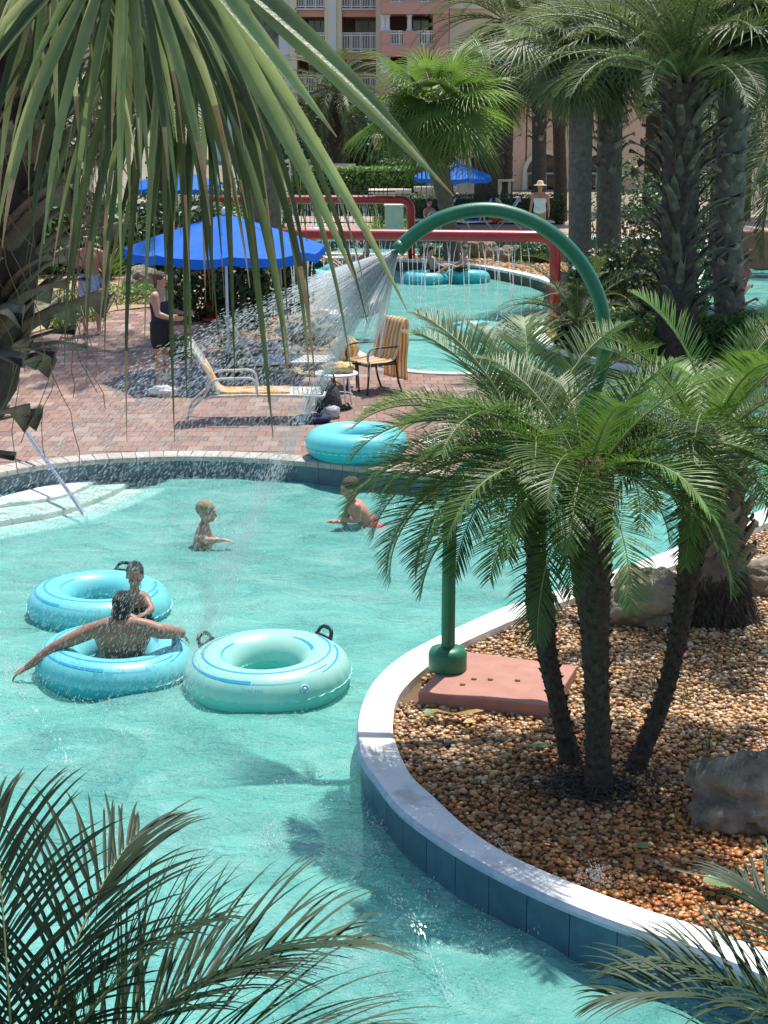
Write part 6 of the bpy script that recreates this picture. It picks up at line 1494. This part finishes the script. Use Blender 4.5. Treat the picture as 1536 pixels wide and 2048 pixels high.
# child leaning on the other ring, facing us
cb = W(272, 1214, .25); base = Vector((cb.x, cb.y, 0))
J = dict(pel=(.0, .22, .02), nk=rel(268, 1184, base.y + .06), side=(1, 0, 0), head=rel(270, 1152, base.y + .02), fwd=(.1, -1, -.35), hs=1.28, curl=.3,
         arms=[(rel(238, 1200, base.y + .04), rel(232, 1228, base.y - .04) + Vector((-.02, 0, 0)), rel(252, 1228, base.y - .18), (.9, -.3, -.1), (0, 0, -1)), (rel(292, 1200, base.y + .04), rel(303, 1212, base.y - .06) + Vector((0, 0, -.03)), rel(292, 1226, base.y - .18), (-.6, -.5, -.2), (0, 0, -1))], legs=[((-.06, .22, .0), (-.08, .32, -.3), (-.08, .5, -.55), (0, -1, 0)), ((.06, .22, .0), (.08, .32, -.3), (.08, .5, -.55), (0, -1, 0))])
sw = MB(); torso(sw, J['pel'], J['nk'], (1, 0, 0), 1.28, 1.09, [(-.14, .105, .08), (-.06, .152, .107), (.05, .162, .114), (.25, .144, .102), (.5, .152, .107), (.68, .168, .114), (.72, .15, .1)])
person('wet dark haired child resting on the rim of an aqua ring, facing the man', base, 0, 1.25, J, 'skinm', 'hairb', 1.0, .008, cloth=[('swimsuit', sw, 'clblack', .01)], hairkw=dict(grow=1.05, back=.022, up_=.012, long=1, seed=5), eyes=True)
# blond boy facing right
cb = W(412, 1088, 0); base = Vector((cb.x, cb.y, 0))
J = dict(pel=(-.05, 0, -.38), nk=rel(408, 1051, base.y), side=(0, 1, 0), head=rel(414, 1024, base.y) + Vector((.0, 0, 0)), fwd=(1, -.15, -.1), hs=1.28,
         arms=[(rel(402, 1062, base.y - .1), rel(410, 1082, base.y - .16), rel(448, 1080, base.y - .2), (1, 0, -.15), (0, 0, -1)), (rel(410, 1062, base.y + .12), rel(430, 1084, base.y + .18), rel(462, 1082, base.y + .15), (1, 0, -.1), (0, 0, -1))], legs=[((-.05, -.06, -.4), (.05, -.08, -.7), (-.1, -.08, -1.0), (1, 0, 0)), ((-.05, .06, -.4), (.05, .08, -.7), (-.1, .08, -1.0), (1, 0, 0))])
sh_ = MB(); torso(sh_, J['pel'], (-.04, 0, .1), (0, 1, 0), 1.3, 1.12, [(-.2, .12, .09), (-.06, .155, .11), (.1, .165, .116), (.25, .15, .106)])
person('blond boy wading under the spray, facing right with arms forward', base, 0, 1.28, J, 'skinl', 'hairy', 1.22, .009, cloth=[('shorts', sh_, 'clred', .012)], hairkw=dict(grow=1.11, back=.016, up_=.012, seed=7), eyes=True)
# boy in red shorts facing left, leaning forward
cb = W(712, 1052, 0); base = Vector((cb.x, cb.y, 0))
J = dict(pel=rel(742, 1052, base.y + .08), nk=rel(704, 1006, base.y - .02), side=(0, -1, 0), head=rel(699, 976, base.y - .02), fwd=(-1, -.25, -.3), hs=1.28,
         arms=[(rel(714, 1014, base.y - .12), rel(716, 1040, base.y - .16), rel(684, 1041, base.y - .2), (-1, -.1, .0), (0, 0, -1)), (rel(698, 1014, base.y + .1), rel(690, 1042, base.y + .12), rel(672, 1042, base.y + .1), (-1, .1, 0), (0, 0, -1))], legs=[(rel(742, 1054, base.y), rel(775, 1075, base.y), rel(800, 1080, base.y) + Vector((0, 0, -.1)), (1, 0, -.2)), (rel(742, 1054, base.y + .14), rel(778, 1072, base.y + .15), rel(800, 1080, base.y + .15) + Vector((0, 0, -.1)), (1, 0, -.2))])
sh_ = MB(); torso(sh_, J['pel'], J['nk'], (0, -1, 0), 1.3, 1.12, [(-.16, .12, .09), (-.06, .155, .11), (.1, .165, .116), (.3, .15, .106)])
for q in (0, 1): limb(sh_, [J['legs'][q][0], Vector(J['legs'][q][0]).lerp(Vector(J['legs'][q][1]), .75)], [.085, .085], 14)
person('tanned boy in red swim shorts leaning forward in the pool', base, 0, 1.28, J, 'skinr', 'hairn', 1.15, .009, cloth=[('shorts', sh_, 'clred', .012)], hairkw=dict(grow=1.06, back=.016, up_=.012, seed=9), eyes=True)

def stand(h, fwd=(0, -1, 0), arm=.10):
    s = h / 1.75; f = Vector(fwd); sd = Vector((0, 0, 1)).cross(f) * -1
    sd = f.cross(Vector((0, 0, 1))); sd.normalize(); V = lambda a, z, c=0: sd * a * s + f * c * s + Vector((0, 0, z * s))
    return dict(pel=V(0, .95), nk=V(0, 1.45), side=sd, head=V(0, 1.635, .02), fwd=f,
                arms=[(V(.195, 1.40), V(.25, 1.12, -.02), V(.27, .87, .06), V(.0, -1, .1), -sd), (V(-.195, 1.40), V(-.25, 1.12, -.02), V(-.27, .87, .06), V(0, -1, .1), sd)],
                legs=[(V(.09, .92), V(.11, .5, .01), V(.12, .08), f), (V(-.09, .92), V(-.11, .5, .01), V(-.12, .08), f)])
def shorts_mb(J, h, l=.85, k=1.12, wide=.105):
    b = MB(); s = h / 1.75; torso(b, J['pel'], J['nk'], J['side'], h, k, [(-.14, .12, .09), (-.06, .155, .11), (.06, .163, .115), (.17, .155, .108)])
    for (a, kn, an, t) in J['legs']: limb(b, [a, Vector(a).lerp(Vector(kn), l)], [wide * s, wide * .92 * s], 16)
    return b
def cap(root, P, Mx, s):
    MB().ell(P(0, -.01, .055), (.083 * s, .1 * s, .07 * s), 22, 14, Mx).obj('cap', M['clblack'], root); MB().ell(P(0, .12, .055), (.07 * s, .07 * s, .008 * s), 18, 8, Mx).obj('cap_brim', M['clwhite'], root)
def sunhat(root, P, Mx, s):
    MB().lathe([(.19 * s, .02), (.18 * s, .035), (.1 * s, .05), (.09 * s, .12 * s), (.06 * s, .16 * s), (.0, .165 * s)], P(0, 0, .02), 26, Mx).obj('sun_hat', M['straw'], root)
p = W(185, 668, DZ); J = stand(1.80)
person('bare chested man in blue and white printed shorts walking up the path', p, 0, 1.80, J, 'skinr', 'hairn', 1.1, .013, cloth=[('shorts', shorts_mb(J, 1.8, .95, 1.17, .12), 'clblue', .014)], extra=cap)
p = W(325, 778, DZ); J = stand(1.70, (.95, -.3, 0)); s_ = 1.7 / 1.75
J['arms'] = [(Vector((-.05, -.19, 1.37)), Vector((.0, -.25, 1.12)), Vector((.22, -.22, 1.05)), (1, 0, .1), (0, 1, 0)), (Vector((.05, .19, 1.37)), Vector((.1, .24, 1.12)), Vector((.34, .18, 1.08)), (1, 0, .1), (0, -1, 0))]
tp_ = MB(); torso(tp_, J['pel'], J['nk'], J['side'], 1.7, 1.13, [(.12, .158, .112), (.25, .146, .104), (.42, .15, .107), (.62, .17, .118), (.76, .175, .114), (.84, .14, .09)])
person('woman in black shorts and navy top standing by the lounger', p, 0, 1.70, J, 'skinl', 'hairn', 1.12, .012, cloth=[('shorts', shorts_mb(J, 1.7, .5, 1.22, .125), 'clblack', .014), ('top', tp_, 'clnavy', .012)], hairkw=dict(grow=1.08, long=1))
p = W(1078, 488, DZ); J = stand(1.72, (-.2, -1, 0))
tp_ = MB(); torso(tp_, J['pel'], J['nk'], J['side'], 1.72, 1.13, [(-.14, .11, .08), (-.06, .155, .11), (.06, .165, .116), (.25, .146, .104), (.42, .15, .107), (.62, .17, .118), (.74, .172, .114)])
person('woman in a straw sun hat and white swimsuit on the far deck', p, 0, 1.72, J, 'skinr', 'hairn', 1.05, .016, cloth=[('swimsuit', tp_, 'clwhite', .014)], extra=sunhat)
# children on the middle pool rings
def sitter(label, px, py, fwd, hair, h=1.3, skin='skinl'):
    p = W(px, py, .12); J = stand(h, fwd); f = Vector(fwd).normalized(); s = h / 1.75; up = Vector((0, 0, -.72 * s))
    for k in ('pel', 'nk', 'head'): J[k] = Vector(J[k]) + up
    J['nk'] = J['nk'] - f * .12 * s; J['head'] = J['head'] - f * .14 * s
    sd = Vector(J['side']); J['arms'] = [(J['nk'] + sd * q * .17 * s + Vector((0, 0, -.06)), J['nk'] + sd * q * .24 * s + f * .1 * s + Vector((0, 0, -.25 * s)), J['nk'] + sd * q * .24 * s + f * .3 * s + Vector((0, 0, -.33 * s)), f, (0, 0, -1)) for q in (1, -1)]
    J['legs'] = [(J['pel'] + sd * q * .08 * s, J['pel'] + sd * q * .1 * s + f * .38 * s + Vector((0, 0, .2 * s)), J['pel'] + sd * q * .1 * s + f * .74 * s + Vector((0, 0, .02)), f) for q in (1, -1)]
    J['hs'] = 1.2; return person(label, p, 0, h, J, skin, hair, 1.0, .014, cloth=[('shorts', shorts_mb(J, h, .5), 'clblack', .014)], hairkw=dict(grow=1.07))
sitter('dark haired child sitting in the left ring of the middle pool', 868, 556, (1, .3, 0), 'hairb'); sitter('child lounging in the ring below the water curtain, legs out', 922, 556, (-1, -.3, 0), 'hairn')
sitter('swimmer seated in a ring left of the water curtain', 632, 548, (1, -.5, 0), 'hairb', 1.6, 'skinr'); sitter('small swimmer standing between the rings left of the curtain', 728, 540, (-1, 0, 0), 'hairb', 1.3)
sitter('sunbather sitting beside the leaning trunk on the far deck', 862, 462, (.6, -1, 0), 'hairb', 1.7, 'skinr'); sitter('swimmer in the back channel ring past the leaning trunk', 872, 500, (1, 0, 0), 'hairb', 1.5, 'skinr')
sitter('bather in the right hand pool behind the palms', 1480, 600, (-1, -.2, 0), 'hairn', 1.6, 'skinr')
bpy.data.scenes.remove(TMP)
